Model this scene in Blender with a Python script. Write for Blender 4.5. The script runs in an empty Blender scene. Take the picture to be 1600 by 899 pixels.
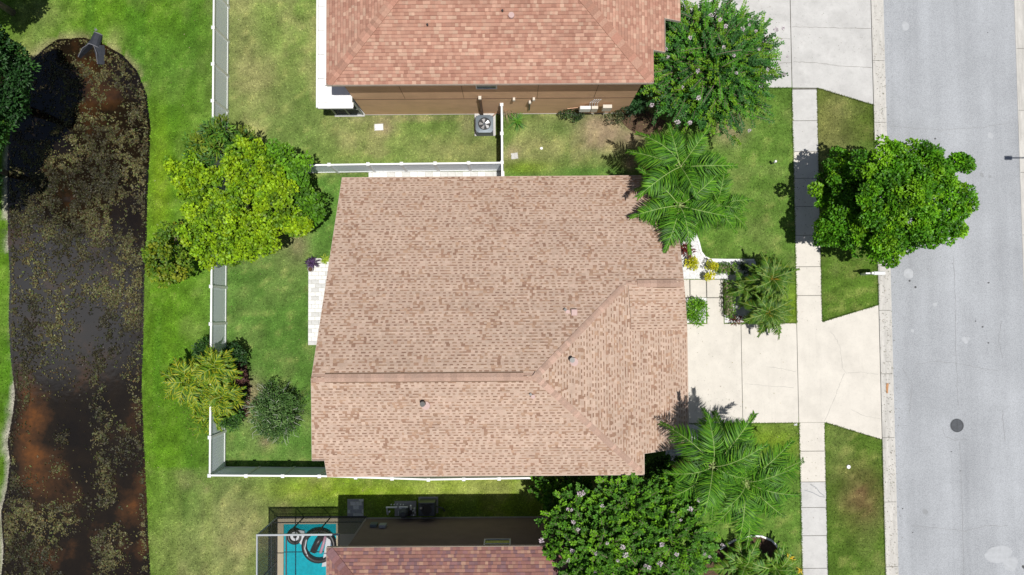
import bpy, math, random
import numpy as np
from mathutils import Vector, Matrix
random.seed(7); RNG = np.random.default_rng(7)
S = bpy.context.scene; COL = S.collection
# ---------------- camera ----------------
FPX, CAMH = 1066.667, 36.0
TILT, ROLL = math.atan(37.5/FPX), -math.radians(0.4)
cd = bpy.data.cameras.new('camera'); cam = bpy.data.objects.new('camera', cd); COL.objects.link(cam)
cd.sensor_width = 36; cd.lens = 24; cd.clip_end = 3000; cd.clip_start = 0.5
cam.location = (0, 0, CAMH); cam.rotation_euler = (TILT, 0, ROLL); S.camera = cam
S.render.resolution_x = 1024; S.render.resolution_y = 575
# ---------------- sky and sun ----------------
SUNV = Vector((0.155, -0.172, 1.0)).normalized()
sun_el = math.asin(SUNV.z); sun_az = math.atan2(SUNV.x, SUNV.y)
w = bpy.data.worlds.new('World'); S.world = w; w.use_nodes = True
wn = w.node_tree.nodes; wl = w.node_tree.links
bg = wn['Background']; bg.inputs[1].default_value = 0.05
sky = wn.new('ShaderNodeTexSky'); sky.sky_type = 'NISHITA'; sky.sun_disc = False
sky.sun_elevation = sun_el; sky.sun_rotation = sun_az
tc = wn.new('ShaderNodeTexCoord'); cn = wn.new('ShaderNodeTexNoise'); cn.inputs['Scale'].default_value = 1.7
cn.inputs['Detail'].default_value = 6; cn.inputs['Roughness'].default_value = 0.55
cr = wn.new('ShaderNodeValToRGB'); cr.color_ramp.elements[0].position = 0.5; cr.color_ramp.elements[1].position = 0.68
cmx = wn.new('ShaderNodeMixRGB'); cmx.inputs['Color2'].default_value = (5.5, 5.8, 6.3, 1)
wl.new(tc.outputs['Generated'], cn.inputs['Vector']); wl.new(cn.outputs['Fac'], cr.inputs['Fac'])
wl.new(cr.outputs['Color'], cmx.inputs['Fac']); wl.new(sky.outputs[0], cmx.inputs['Color1'])
# one tall white cloud bank in the western sky (it is mirrored in the pond)
dt = wn.new('ShaderNodeVectorMath'); dt.operation = 'DOT_PRODUCT'; dt.inputs[1].default_value = Vector((-.56, .015, .83)).normalized(); wl.new(tc.outputs['Generated'], dt.inputs[0])
n2w = wn.new('ShaderNodeTexNoise'); n2w.inputs['Scale'].default_value = 7; n2w.inputs['Detail'].default_value = 5; wl.new(tc.outputs['Generated'], n2w.inputs['Vector'])
ma = wn.new('ShaderNodeMath'); ma.operation = 'MULTIPLY_ADD'; ma.inputs[1].default_value = .014; wl.new(n2w.outputs['Fac'], ma.inputs[0]); wl.new(dt.outputs['Value'], ma.inputs[2])
mrw = wn.new('ShaderNodeMapRange'); mrw.interpolation_type = 'SMOOTHSTEP'; mrw.inputs['From Min'].default_value = .9985; mrw.inputs['From Max'].default_value = 1.0065; wl.new(ma.outputs[0], mrw.inputs['Value'])
cm2 = wn.new('ShaderNodeMixRGB'); cm2.inputs['Color2'].default_value = (26, 27, 29, 1); wl.new(mrw.outputs[0], cm2.inputs['Fac']); wl.new(cmx.outputs[0], cm2.inputs['Color1']); wl.new(cm2.outputs[0], bg.inputs[0])
sd = bpy.data.lights.new('sun', 'SUN'); sd.energy = 4.6; sd.angle = math.radians(0.53); sd.color = (1, 0.965, 0.9)
sun = bpy.data.objects.new('sun', sd); COL.objects.link(sun); sun.location = (0, 0, 60)
sun.rotation_euler = SUNV.to_track_quat('Z', 'Y').to_euler()
S.view_settings.view_transform = 'Standard'; S.view_settings.look = 'None'
S.view_settings.exposure = 0.03; S.view_settings.gamma = 1; S.view_settings.use_curve_mapping = False
S.render.engine = 'CYCLES'; S.cycles.max_bounces = 6; S.cycles.transparent_max_bounces = 12

_R = Matrix.Rotation(ROLL, 3, 'Z') @ Matrix.Rotation(TILT, 3, 'X')
def G(px, py, z=0.0):
    """place on the plane at height z that a measured point of the photograph falls on"""
    d = _R @ Vector(((px-800)/FPX, -(py-449.5)/FPX, -1)); k = (z-CAMH)/d.z
    return (d.x*k, d.y*k)
def U(a, b): return random.uniform(a, b)

# ---------------- numpy value noise ----------------
_NG = np.random.default_rng(3).random((256, 256))
def vnoise(x, y, s, seed=0):
    x = np.asarray(x)/s + seed*17.3 + 1000; y = np.asarray(y)/s + seed*9.1 + 1000
    xi = np.floor(x).astype(int); yi = np.floor(y).astype(int); fx = x-xi; fy = y-yi
    fx = fx*fx*(3-2*fx); fy = fy*fy*(3-2*fy)
    a = _NG[xi % 256, yi % 256]; b = _NG[(xi+1) % 256, yi % 256]; c = _NG[xi % 256, (yi+1) % 256]; d = _NG[(xi+1) % 256, (yi+1) % 256]
    return (a*(1-fx)+b*fx)*(1-fy)+(c*(1-fx)+d*fx)*fy
def fbm(x, y, s, seed=0, o=4):
    t = 0; a = .5; n = 0
    for i in range(o): t = t+a*vnoise(x, y, s, seed+i); n += a; a *= .55; s *= .5
    return t/n

# ---------------- materials ----------------
MATS = {}
def mat(name, col, rough=.8, var=.0, vscale=3., bump=0., bscale=40., spec=.3, metal=0., attr=None, trans=0., col2=None, stretch=None, detail=5, trl=0., emis=None):
    if name in MATS: return MATS[name]
    m = bpy.data.materials.new(name); m.use_nodes = True; n = m.node_tree.nodes; l = m.node_tree.links
    p = n['Principled BSDF']; p.inputs['Roughness'].default_value = rough; p.inputs['Metallic'].default_value = metal
    p.inputs['Specular IOR Level'].default_value = spec
    c = None
    if attr:
        a = n.new('ShaderNodeAttribute'); a.attribute_name = attr; c = a.outputs['Color']
    tcn = n.new('ShaderNodeTexCoord'); vec = tcn.outputs['Object']
    if stretch:
        mp = n.new('ShaderNodeMapping'); mp.inputs['Scale'].default_value = stretch; l.new(vec, mp.inputs[0]); vec = mp.outputs[0]
    if var > 0 or col2:
        no = n.new('ShaderNodeTexNoise'); no.inputs['Scale'].default_value = vscale; no.inputs['Detail'].default_value = detail; no.inputs['Roughness'].default_value = .65
        l.new(vec, no.inputs['Vector'])
        if col2:
            r = n.new('ShaderNodeValToRGB'); r.color_ramp.elements[0].position = .36; r.color_ramp.elements[1].position = .64
            r.color_ramp.elements[0].color = (*col, 1); r.color_ramp.elements[1].color = (*col2, 1); l.new(no.outputs['Fac'], r.inputs[0]); c = r.outputs[0]
        else:
            hv = n.new('ShaderNodeHueSaturation'); mr = n.new('ShaderNodeMapRange')
            mr.inputs['From Min'].default_value = .3; mr.inputs['From Max'].default_value = .7
            mr.inputs['To Min'].default_value = 1-var; mr.inputs['To Max'].default_value = 1+var
            l.new(no.outputs['Fac'], mr.inputs['Value']); l.new(mr.outputs[0], hv.inputs['Value'])
            if c: l.new(c, hv.inputs['Color'])
            else: hv.inputs['Color'].default_value = (*col, 1)
            c = hv.outputs[0]
    if c: l.new(c, p.inputs['Base Color'])
    else: p.inputs['Base Color'].default_value = (*col, 1)
    if bump > 0:
        nb = n.new('ShaderNodeTexNoise'); nb.inputs['Scale'].default_value = bscale; nb.inputs['Detail'].default_value = 4; l.new(vec, nb.inputs['Vector'])
        b = n.new('ShaderNodeBump'); b.inputs['Strength'].default_value = bump; b.inputs['Distance'].default_value = .02
        l.new(nb.outputs['Fac'], b.inputs['Height']); l.new(b.outputs[0], p.inputs['Normal'])
    if trl > 0:
        t = n.new('ShaderNodeBsdfTranslucent'); mx = n.new('ShaderNodeMixShader'); mx.inputs[0].default_value = trl
        if c: l.new(c, t.inputs[0])
        else: t.inputs[0].default_value = (*col, 1)
        l.new(p.outputs[0], mx.inputs[1]); l.new(t.outputs[0], mx.inputs[2]); l.new(mx.outputs[0], n['Material Output'].inputs[0])
    m.use_backface_culling = False; MATS[name] = m; return m
def M(k): return MATS[k]
mat('leaf', (0, 0, 0), .5, attr='col', trl=.14, spec=.28)
mat('needle', (0, 0, 0), .5, attr='col', trl=.14, spec=.22)
mat('shingle', (0, 0, 0), .95, attr='col', var=.1, vscale=30, spec=.15, bump=.4, bscale=120)
mat('cap', (0, 0, 0), .95, attr='col', var=.14, vscale=14, spec=.15, bump=.4, bscale=120)
mat('ground', (0, 0, 0), .95, attr='col', var=.3, vscale=7, bump=.9, bscale=30, spec=.1, detail=8)
mat('blade', (0, 0, 0), .7, attr='col', trl=.2, spec=.15)
mat('bark', (.2, .16, .12), .9, var=.3, vscale=8, bump=.6, bscale=20)
mat('pale_bark', (.42, .4, .36), .85, var=.25, vscale=6, bump=.4, bscale=20)
mat('stem_green', (.34, .42, .16), .6, var=.2, vscale=5)
mat('concrete_clean', (.6, .568, .518), .9, var=.07, vscale=1.3, bump=.3, bscale=60, detail=10)
mat('concrete_grey', (.505, .5, .495), .9, var=.1, vscale=1.1, bump=.35, bscale=60, detail=10)
mat('concrete_gutter', (.5, .485, .46), .9, var=.16, vscale=1.5, bump=.35, bscale=50, stretch=(3, .6, 1), detail=10)
mat('crack', (.2, .19, .175), .95, var=.2, vscale=3)
mat('faint_crack', (.33, .32, .3), .95, var=.2, vscale=3)
mat('joint', (.13, .125, .11), .95, var=.3, vscale=6)
mat('asphalt_crack', (.25, .255, .265), .95, var=.2, vscale=3)
mat('tar', (.08, .08, .085), .8, var=.3, vscale=8)
mat('pale_patch', (.395, .41, .435), .95, var=.1, vscale=4, bump=.3)
mat('oil_patch', (.27, .28, .295), .95, var=.12, vscale=4, bump=.3)
mat('rust', (.45, .24, .12), .95, var=.3, vscale=8)
mat('vinyl', (.8, .81, .82), .45, var=.03, vscale=3, spec=.4)
mat('vinyl_panel', (.82, .88, .96), .6, var=.01, vscale=2.5, spec=.4)
mat('white_metal', (.74, .745, .75), .5, var=.04, vscale=2, spec=.4)
mat('grey_frame', (.34, .36, .39), .45, var=.05, vscale=3, metal=.2)
mat('stucco_tan', (.68, .44, .27), .95, var=.08, vscale=1.2, bump=.06, bscale=40, detail=8)
mat('stucco_brown', (.2, .15, .13), .95, var=.1, vscale=1.2, bump=.1, bscale=70, detail=8)
mat('stucco_cream', (.6, .52, .42), .95, var=.06, vscale=1.2, bump=.5, bscale=70)
mat('seam', (.16, .1, .065), .95, var=.2, vscale=4)
mat('fascia', (.55, .47, .4), .7, var=.08, vscale=3)
mat('soffit', (.5, .47, .43), .8, var=.05, vscale=3)
mat('underlay', (.2, .14, .115), .95, var=.1, vscale=3)
mat('glass', (.025, .03, .04), .06, var=.1, vscale=1, spec=.8)
mat('black_screen_frame', (.05, .052, .055), .5, var=.1, vscale=3)
mat('dark_metal', (.075, .085, .1), .45, var=.15, vscale=6, metal=.3)
mat('ac_grey', (.15, .18, .21), .45, var=.08, vscale=6, metal=.3)
mat('fan_blade', (.42, .42, .43), .4, var=.1, vscale=6, metal=.4)
mat('pipe_white', (.74, .75, .77), .4, var=.06, vscale=5)
mat('beige_plastic', (.6, .55, .48), .6, var=.06, vscale=5)
mat('copper', (.35, .2, .13), .5, var=.2, vscale=8, metal=.5)
mat('vent_pink', (.5, .36, .34), .8, var=.08, vscale=8)
mat('black_rubber', (.02, .02, .022), .4, var=.2, vscale=6, spec=.5)
mat('float_white', (.75, .77, .82), .3, var=.04, vscale=3)
mat('float_blue', (.1, .28, .5), .3, var=.1, vscale=4)
mat('float_pink', (.6, .35, .45), .3, var=.1, vscale=4)
mat('paver', (.55, .55, .54), .9, var=.1, vscale=2.3, bump=.4, bscale=50)
mat('paver_white', (.72, .72, .71), .9, var=.07, vscale=2.3, bump=.4, bscale=50)
mat('paver_dark', (.3, .3, .32), .9, var=.15, vscale=3, bump=.4, bscale=50)
mat('paver_sand', (.42, .41, .38), .95, var=.1, vscale=3)
mat('gravel_white', (.68, .68, .69), .85, var=.2, vscale=9)
mat('gravel_bed', (.5, .5, .51), .95, col2=(.72, .72, .73), vscale=14, bump=1., bscale=25)
mat('mulch', (.09, .055, .035), .95, var=.4, vscale=12, bump=1., bscale=25)
mat('deck', (.6, .52, .38), .85, var=.08, vscale=2, bump=.2)
mat('pool_tile', (.03, .3, .36), .5, var=.1, vscale=8)
mat('iron', (.05, .053, .06), .6, var=.2, vscale=8, metal=.4)
mat('blue_plastic', (.02, .03, .16), .4, var=.1, vscale=4)
mat('terracotta', (.3, .28, .29), .8, var=.1, vscale=6)
mat('blossom', (.78, .68, .74), .6, attr=None, var=.2, vscale=14, trl=.3)
mat('twig', (.55, .56, .5), .85, var=.2, vscale=8)
mat('dry_straw', (.42, .31, .2), .9, var=.25, vscale=8)
mat('foundation', (.34, .33, .31), .95, var=.1, vscale=3)
mat('door_brown', (.12, .06, .035), .5, var=.1, vscale=4)
mat('garage_white', (.74, .73, .7), .5, var=.03, vscale=3)
mat('outlet_dark', (.03, .034, .045), .7, var=.25, vscale=5, bump=.4)
mat('outlet_rim', (.16, .16, .18), .8, var=.15, vscale=6)
# asphalt: pale aged surface with speckle
def asphalt():
    m = mat('asphalt', (.335, .35, .376), .92, var=.085, vscale=.35, bump=.5, bscale=45, spec=.2, detail=12)
    n = m.node_tree.nodes; l = m.node_tree.links; p = n['Principled BSDF']
    src = p.inputs['Base Color'].links[0].from_socket
    t = n.new('ShaderNodeTexCoord')
    last = src
    for sc, lo, hi, amt in ((22, .42, .62, .16), (75, .45, .6, .14)):
        no = n.new('ShaderNodeTexNoise'); no.inputs['Scale'].default_value = sc; no.inputs['Detail'].default_value = 3
        l.new(t.outputs['Object'], no.inputs['Vector'])
        mr = n.new('ShaderNodeMapRange'); mr.inputs['From Min'].default_value = lo-.1; mr.inputs['From Max'].default_value = hi
        mr.inputs['To Min'].default_value = 1-amt; mr.inputs['To Max'].default_value = 1+amt*.8
        l.new(no.outputs['Fac'], mr.inputs['Value'])
        hv = n.new('ShaderNodeHueSaturation'); l.new(mr.outputs[0], hv.inputs['Value']); l.new(last, hv.inputs['Color']); last = hv.outputs[0]
    # long wheel-track tone along the street
    mp = n.new('ShaderNodeMapping'); mp.inputs['Scale'].default_value = (.8, .06, 1); l.new(t.outputs['Object'], mp.inputs[0])
    no = n.new('ShaderNodeTexNoise'); no.inputs['Scale'].default_value = 1.; no.inputs['Detail'].default_value = 4; l.new(mp.outputs[0], no.inputs['Vector'])
    mr = n.new('ShaderNodeMapRange'); mr.inputs['From Min'].default_value = .35; mr.inputs['From Max'].default_value = .65; mr.inputs['To Min'].default_value = .93; mr.inputs['To Max'].default_value = 1.07
    l.new(no.outputs['Fac'], mr.inputs['Value']); hv = n.new('ShaderNodeHueSaturation'); l.new(mr.outputs[0], hv.inputs['Value']); l.new(last, hv.inputs['Color'])
    l.new(hv.outputs[0], p.inputs['Base Color'])
asphalt()
def stains(name, specs):
    m = M(name); n = m.node_tree.nodes; l = m.node_tree.links; p = n['Principled BSDF']; last = p.inputs['Base Color'].links[0].from_socket; t = n.new('ShaderNodeTexCoord')
    for sc, st, lo, hi, amt in specs:
        mp = n.new('ShaderNodeMapping'); mp.inputs['Scale'].default_value = st; l.new(t.outputs['Object'], mp.inputs[0])
        no = n.new('ShaderNodeTexNoise'); no.inputs['Scale'].default_value = sc; no.inputs['Detail'].default_value = 7; no.inputs['Roughness'].default_value = .6; l.new(mp.outputs[0], no.inputs['Vector'])
        mr = n.new('ShaderNodeMapRange'); mr.inputs['From Min'].default_value = lo; mr.inputs['From Max'].default_value = hi; mr.inputs['To Min'].default_value = 1; mr.inputs['To Max'].default_value = 1-amt
        l.new(no.outputs['Fac'], mr.inputs['Value']); hv = n.new('ShaderNodeHueSaturation'); l.new(mr.outputs[0], hv.inputs['Value']); l.new(last, hv.inputs['Color']); last = hv.outputs[0]
    l.new(last, p.inputs['Base Color'])
stains('concrete_clean', ((.5, (1, 1, 1), .5, .75, .12), (18, (1, 1, 1), .55, .7, .12), (.9, (3, .3, 1), .55, .8, .1)))
stains('concrete_grey', ((.5, (1, 1, 1), .48, .72, .16), (18, (1, 1, 1), .55, .7, .14), (3, (1, 1, 1), .55, .8, .12)))
stains('concrete_gutter', ((.8, (4, .25, 1), .5, .7, .22), (16, (1, 1, 1), .55, .7, .15)))
stains('asphalt', ((.35, (2.5, .12, 1), .5, .7, .1), (.25, (1, 1, 1), .5, .75, .09), (6, (1, 1, 1), .62, .74, .12)))
stains('stucco_tan', ((.8, (.5, 1, 2.5), .5, .75, .14),)); stains('shingle', ((.35, (1, 1, 1), .5, .75, .1),))
def pond_mat():
    m = bpy.data.materials.new('pond_water'); m.use_nodes = True; n = m.node_tree.nodes; l = m.node_tree.links; p = n['Principled BSDF']
    t = n.new('ShaderNodeTexCoord')
    a = n.new('ShaderNodeTexNoise'); a.inputs['Scale'].default_value = .38; a.inputs['Detail'].default_value = 9; a.inputs['Roughness'].default_value = .68; l.new(t.outputs['Object'], a.inputs['Vector'])
    r = n.new('ShaderNodeValToRGB'); e = r.color_ramp.elements
    e[0].position = .4; e[0].color = (.007, .005, .0035, 1); e[1].position = .84; e[1].color = (.12, .045, .012, 1)
    x = e.new(.56); x.color = (.012, .008, .0045, 1); x = e.new(.72); x.color = (.05, .023, .009, 1)
    at = n.new('ShaderNodeAttribute'); at.attribute_name = 'rust'; ad = n.new('ShaderNodeMath'); ad.operation = 'MULTIPLY_ADD'
    l.new(at.outputs['Fac'], ad.inputs[0]); ad.inputs[1].default_value = .28; l.new(a.outputs['Fac'], ad.inputs[2])
    l.new(ad.outputs[0], r.inputs[0]); l.new(r.outputs[0], p.inputs['Base Color'])
    p.inputs['Roughness'].default_value = .07; p.inputs['Specular IOR Level'].default_value = .5
    nb = n.new('ShaderNodeTexNoise'); nb.inputs['Scale'].default_value = 3; l.new(t.outputs['Object'], nb.inputs['Vector'])
    b = n.new('ShaderNodeBump'); b.inputs['Strength'].default_value = .05; b.inputs['Distance'].default_value = .05; l.new(nb.outputs[0], b.inputs['Height']); l.new(b.outputs[0], p.inputs['Normal'])
    MATS['pond_water'] = m
pond_mat()
def pool_mat():
    m = mat('pool_water', (.0, .46, .58), .05, var=.18, vscale=5, spec=.5, bump=.25, bscale=6)
pool_mat()
def screen_mat():
    m = bpy.data.materials.new('insect_screen'); m.use_nodes = True; n = m.node_tree.nodes; l = m.node_tree.links; p = n['Principled BSDF']
    p.inputs['Base Color'].default_value = (.02, .022, .024, 1); p.inputs['Roughness'].default_value = .7
    t = n.new('ShaderNodeBsdfTransparent'); mx = n.new('ShaderNodeMixShader')
    g = n.new('ShaderNodeNewGeometry'); d = n.new('ShaderNodeVectorMath'); d.operation = 'DOT_PRODUCT'
    l.new(g.outputs['Incoming'], d.inputs[0]); l.new(g.outputs['Normal'], d.inputs[1])
    ab = n.new('ShaderNodeMath'); ab.operation = 'ABSOLUTE'; l.new(d.outputs['Value'], ab.inputs[0])
    mx0 = n.new('ShaderNodeMath'); mx0.operation = 'MAXIMUM'; mx0.inputs[1].default_value = .03; l.new(ab.outputs[0], mx0.inputs[0])
    dv = n.new('ShaderNodeMath'); dv.operation = 'DIVIDE'; dv.inputs[0].default_value = 1; l.new(mx0.outputs[0], dv.inputs[1])
    pw = n.new('ShaderNodeMath'); pw.operation = 'POWER'; pw.inputs[0].default_value = .87; l.new(dv.outputs[0], pw.inputs[1])
    l.new(pw.outputs[0], mx.inputs[0]); l.new(p.outputs[0], mx.inputs[1]); l.new(t.outputs[0], mx.inputs[2])
    l.new(mx.outputs[0], n['Material Output'].inputs[0]); MATS['insect_screen'] = m
screen_mat()

# ---------------- object helpers ----------------
def props(o, label=None, cat=None, group=None, kind=None):
    if label: o['label'] = label
    if cat: o['category'] = cat
    if group: o['group'] = group
    if kind: o['kind'] = kind
    return o
def thing(name, label, cat, loc=(0, 0, 0), group=None, rz=0):
    o = bpy.data.objects.new(name, None); COL.objects.link(o); o.location = loc; o.rotation_euler = (0, 0, rz)
    o.empty_display_size = .2
    return props(o, label, cat, group)
def link_mesh(name, me, m, parent=None):
    if m: me.materials.append(M(m) if isinstance(m, str) else m)
    o = bpy.data.objects.new(name, me); COL.objects.link(o)
    if parent: o.parent = parent
    return o
def np_mesh(name, V, Fq, m, parent=None, cols=None, smooth=False):
    """V (n,3); Fq (f,k) faces of constant k; cols (f,3) per face"""
    V = np.asarray(V, dtype=np.float32); Fq = np.asarray(Fq, dtype=np.int32); k = Fq.shape[1]; nf = len(Fq)
    me = bpy.data.meshes.new(name); me.vertices.add(len(V)); me.vertices.foreach_set('co', V.ravel())
    me.loops.add(nf*k); me.loops.foreach_set('vertex_index', Fq.ravel()); me.polygons.add(nf)
    me.polygons.foreach_set('loop_start', np.arange(nf, dtype=np.int32)*k)
    me.polygons.foreach_set('loop_total', np.full(nf, k, dtype=np.int32))
    if smooth: me.polygons.foreach_set('use_smooth', np.ones(nf, dtype=bool))
    if cols is not None:
        a = me.attributes.new('col', 'FLOAT_COLOR', 'FACE'); c = np.ones((nf, 4), dtype=np.float32); c[:, :3] = cols; a.data.foreach_set('color', c.ravel())
    me.update(); me.validate()
    return link_mesh(name, me, m, parent)
class MB:
    def __init__(s): s.v = []; s.f = []
    def quad(s, *p):
        b = len(s.v); s.v += [tuple(q) for q in p]; s.f.append(tuple(range(b, b+len(p)))); return s
    def box(s, x0, x1, y0, y1, z0, z1, bev=0):
        b = len(s.v)
        if bev:
            s.v += [(x0, y0, z0), (x1, y0, z0), (x1, y1, z0), (x0, y1, z0), (x0, y0, z1-bev), (x1, y0, z1-bev), (x1, y1, z1-bev), (x0, y1, z1-bev),
                    (x0+bev, y0+bev, z1), (x1-bev, y0+bev, z1), (x1-bev, y1-bev, z1), (x0+bev, y1-bev, z1)]
            s.f += [(b+3, b+2, b+1, b)]+[(b+i, b+(i+1) % 4, b+4+(i+1) % 4, b+4+i) for i in range(4)]+[(b+4+i, b+4+(i+1) % 4, b+8+(i+1) % 4, b+8+i) for i in range(4)]+[(b+8, b+9, b+10, b+11)]
        else:
            s.v += [(x0, y0, z0), (x1, y0, z0), (x1, y1, z0), (x0, y1, z0), (x0, y0, z1), (x1, y0, z1), (x1, y1, z1), (x0, y1, z1)]
            s.f += [(b+3, b+2, b+1, b), (b+4, b+5, b+6, b+7)]+[(b+i, b+(i+1) % 4, b+4+(i+1) % 4, b+4+i) for i in range(4)]
        return s
    def prism(s, pts, z0, z1):
        b = len(s.v); n = len(pts)
        s.v += [(p[0], p[1], z0) for p in pts]+[(p[0], p[1], z1) for p in pts]
        s.f += [tuple(b+n-1-i for i in range(n)), tuple(b+n+i for i in range(n))]+[(b+i, b+(i+1) % n, b+n+(i+1) % n, b+n+i) for i in range(n)]
        return s
    def tube(s, pts, rad, n=6, closed=False):
        if not hasattr(rad, '__len__'): rad = [rad]*len(pts)
        P = [Vector(p) for p in pts]; rings = []
        for i, p in enumerate(P):
            d = (P[min(i+1, len(P)-1)]-P[max(i-1, 0)])
            if closed: d = P[(i+1) % len(P)]-P[i-1]
            d.normalize(); u = d.cross(Vector((0, 0, 1)) if abs(d.z) < .9 else Vector((1, 0, 0))).normalized(); w_ = d.cross(u)
            b = len(s.v)
            for k in range(n):
                a = 2*math.pi*k/n; q = p+(u*math.cos(a)+w_*math.sin(a))*rad[i]; s.v.append(tuple(q))
            rings.append(b)
        R2 = list(zip(rings, rings[1:]))
        if closed: R2.append((rings[-1], rings[0]))
        for a, b in R2:
            for k in range(n): s.f.append((a+k, a+(k+1) % n, b+(k+1) % n, b+k))
        if not closed:
            s.f.append(tuple(rings[0]+n-1-k for k in range(n))); s.f.append(tuple(rings[-1]+k for k in range(n)))
        return s
    def disc(s, x, y, z, r, n=16, h=0.):
        return s.prism([(x+r*math.cos(2*math.pi*i/n), y+r*math.sin(2*math.pi*i/n)) for i in range(n)], z-h, z) if h else s.quad(*[(x+r*math.cos(2*math.pi*i/n), y+r*math.sin(2*math.pi*i/n), z) for i in range(n)])
    def build(s, name, m, parent=None, smooth=False):
        me = bpy.data.meshes.new(name); me.from_pydata(s.v, [], s.f); me.update()
        if smooth:
            for p in me.polygons: p.use_smooth = True
        return link_mesh(name, me, m, parent)
def B(name, m, parent, *a, **k): return MB().box(*a, **k).build(name, m, parent)
def face_cols(o, c):
    me = o.data; a = me.attributes.new('col', 'FLOAT_COLOR', 'FACE'); n = len(me.polygons); z = np.ones((n, 4), dtype=np.float32); z[:, :3] = c; a.data.foreach_set('color', z.ravel())

# ================= GROUND, POND =================
ZW = -0.28
pond_px = [(70, 78), (90, 64), (130, 61), (162, 72), (190, 88), (212, 112), (227, 148), (233, 200), (231, 250), (228, 310), (227, 370), (223, 440), (222, 520), (219, 600), (222, 680), (226, 760), (229, 830), (233, 905), (236, 1000),
           (-40, 1000), (4, 905), (8, 860), (4, 800), (13, 765), (18, 720), (14, 690), (22, 650), (26, 615), (19, 560), (16, 500), (18, 430), (15, 380), (14, 320), (14, 250), (20, 190), (35, 130), (52, 95)]
POND = [G(x, y, ZW) for x, y in pond_px]
def poly_sd(X, Y, poly):
    d = np.full(X.shape, 1e9); ins = np.zeros(X.shape, bool); n = len(poly)
    for i in range(n):
        ax, ay = poly[i]; bx, by = poly[(i+1) % n]; ex, ey = bx-ax, by-ay; L = ex*ex+ey*ey
        t = np.clip(((X-ax)*ex+(Y-ay)*ey)/L, 0, 1); d = np.minimum(d, np.hypot(X-ax-t*ex, Y-ay-t*ey))
        c = (ay > Y) != (by > Y); xi = ax+(Y-ay)*ex/(ey if ey else 1e-9); ins ^= c & (X < xi)
    return np.where(ins, -d, d)
def blob(X, Y, px, py, rx, ry):
    x, y = G(px, py); return np.exp(-(((X-x)/(rx/29.6))**2+((Y-y)/(ry/29.6))**2))
def smooth(a, lo, hi): t = np.clip((a-lo)/(hi-lo), 0, 1); return t*t*(3-2*t)
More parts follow.
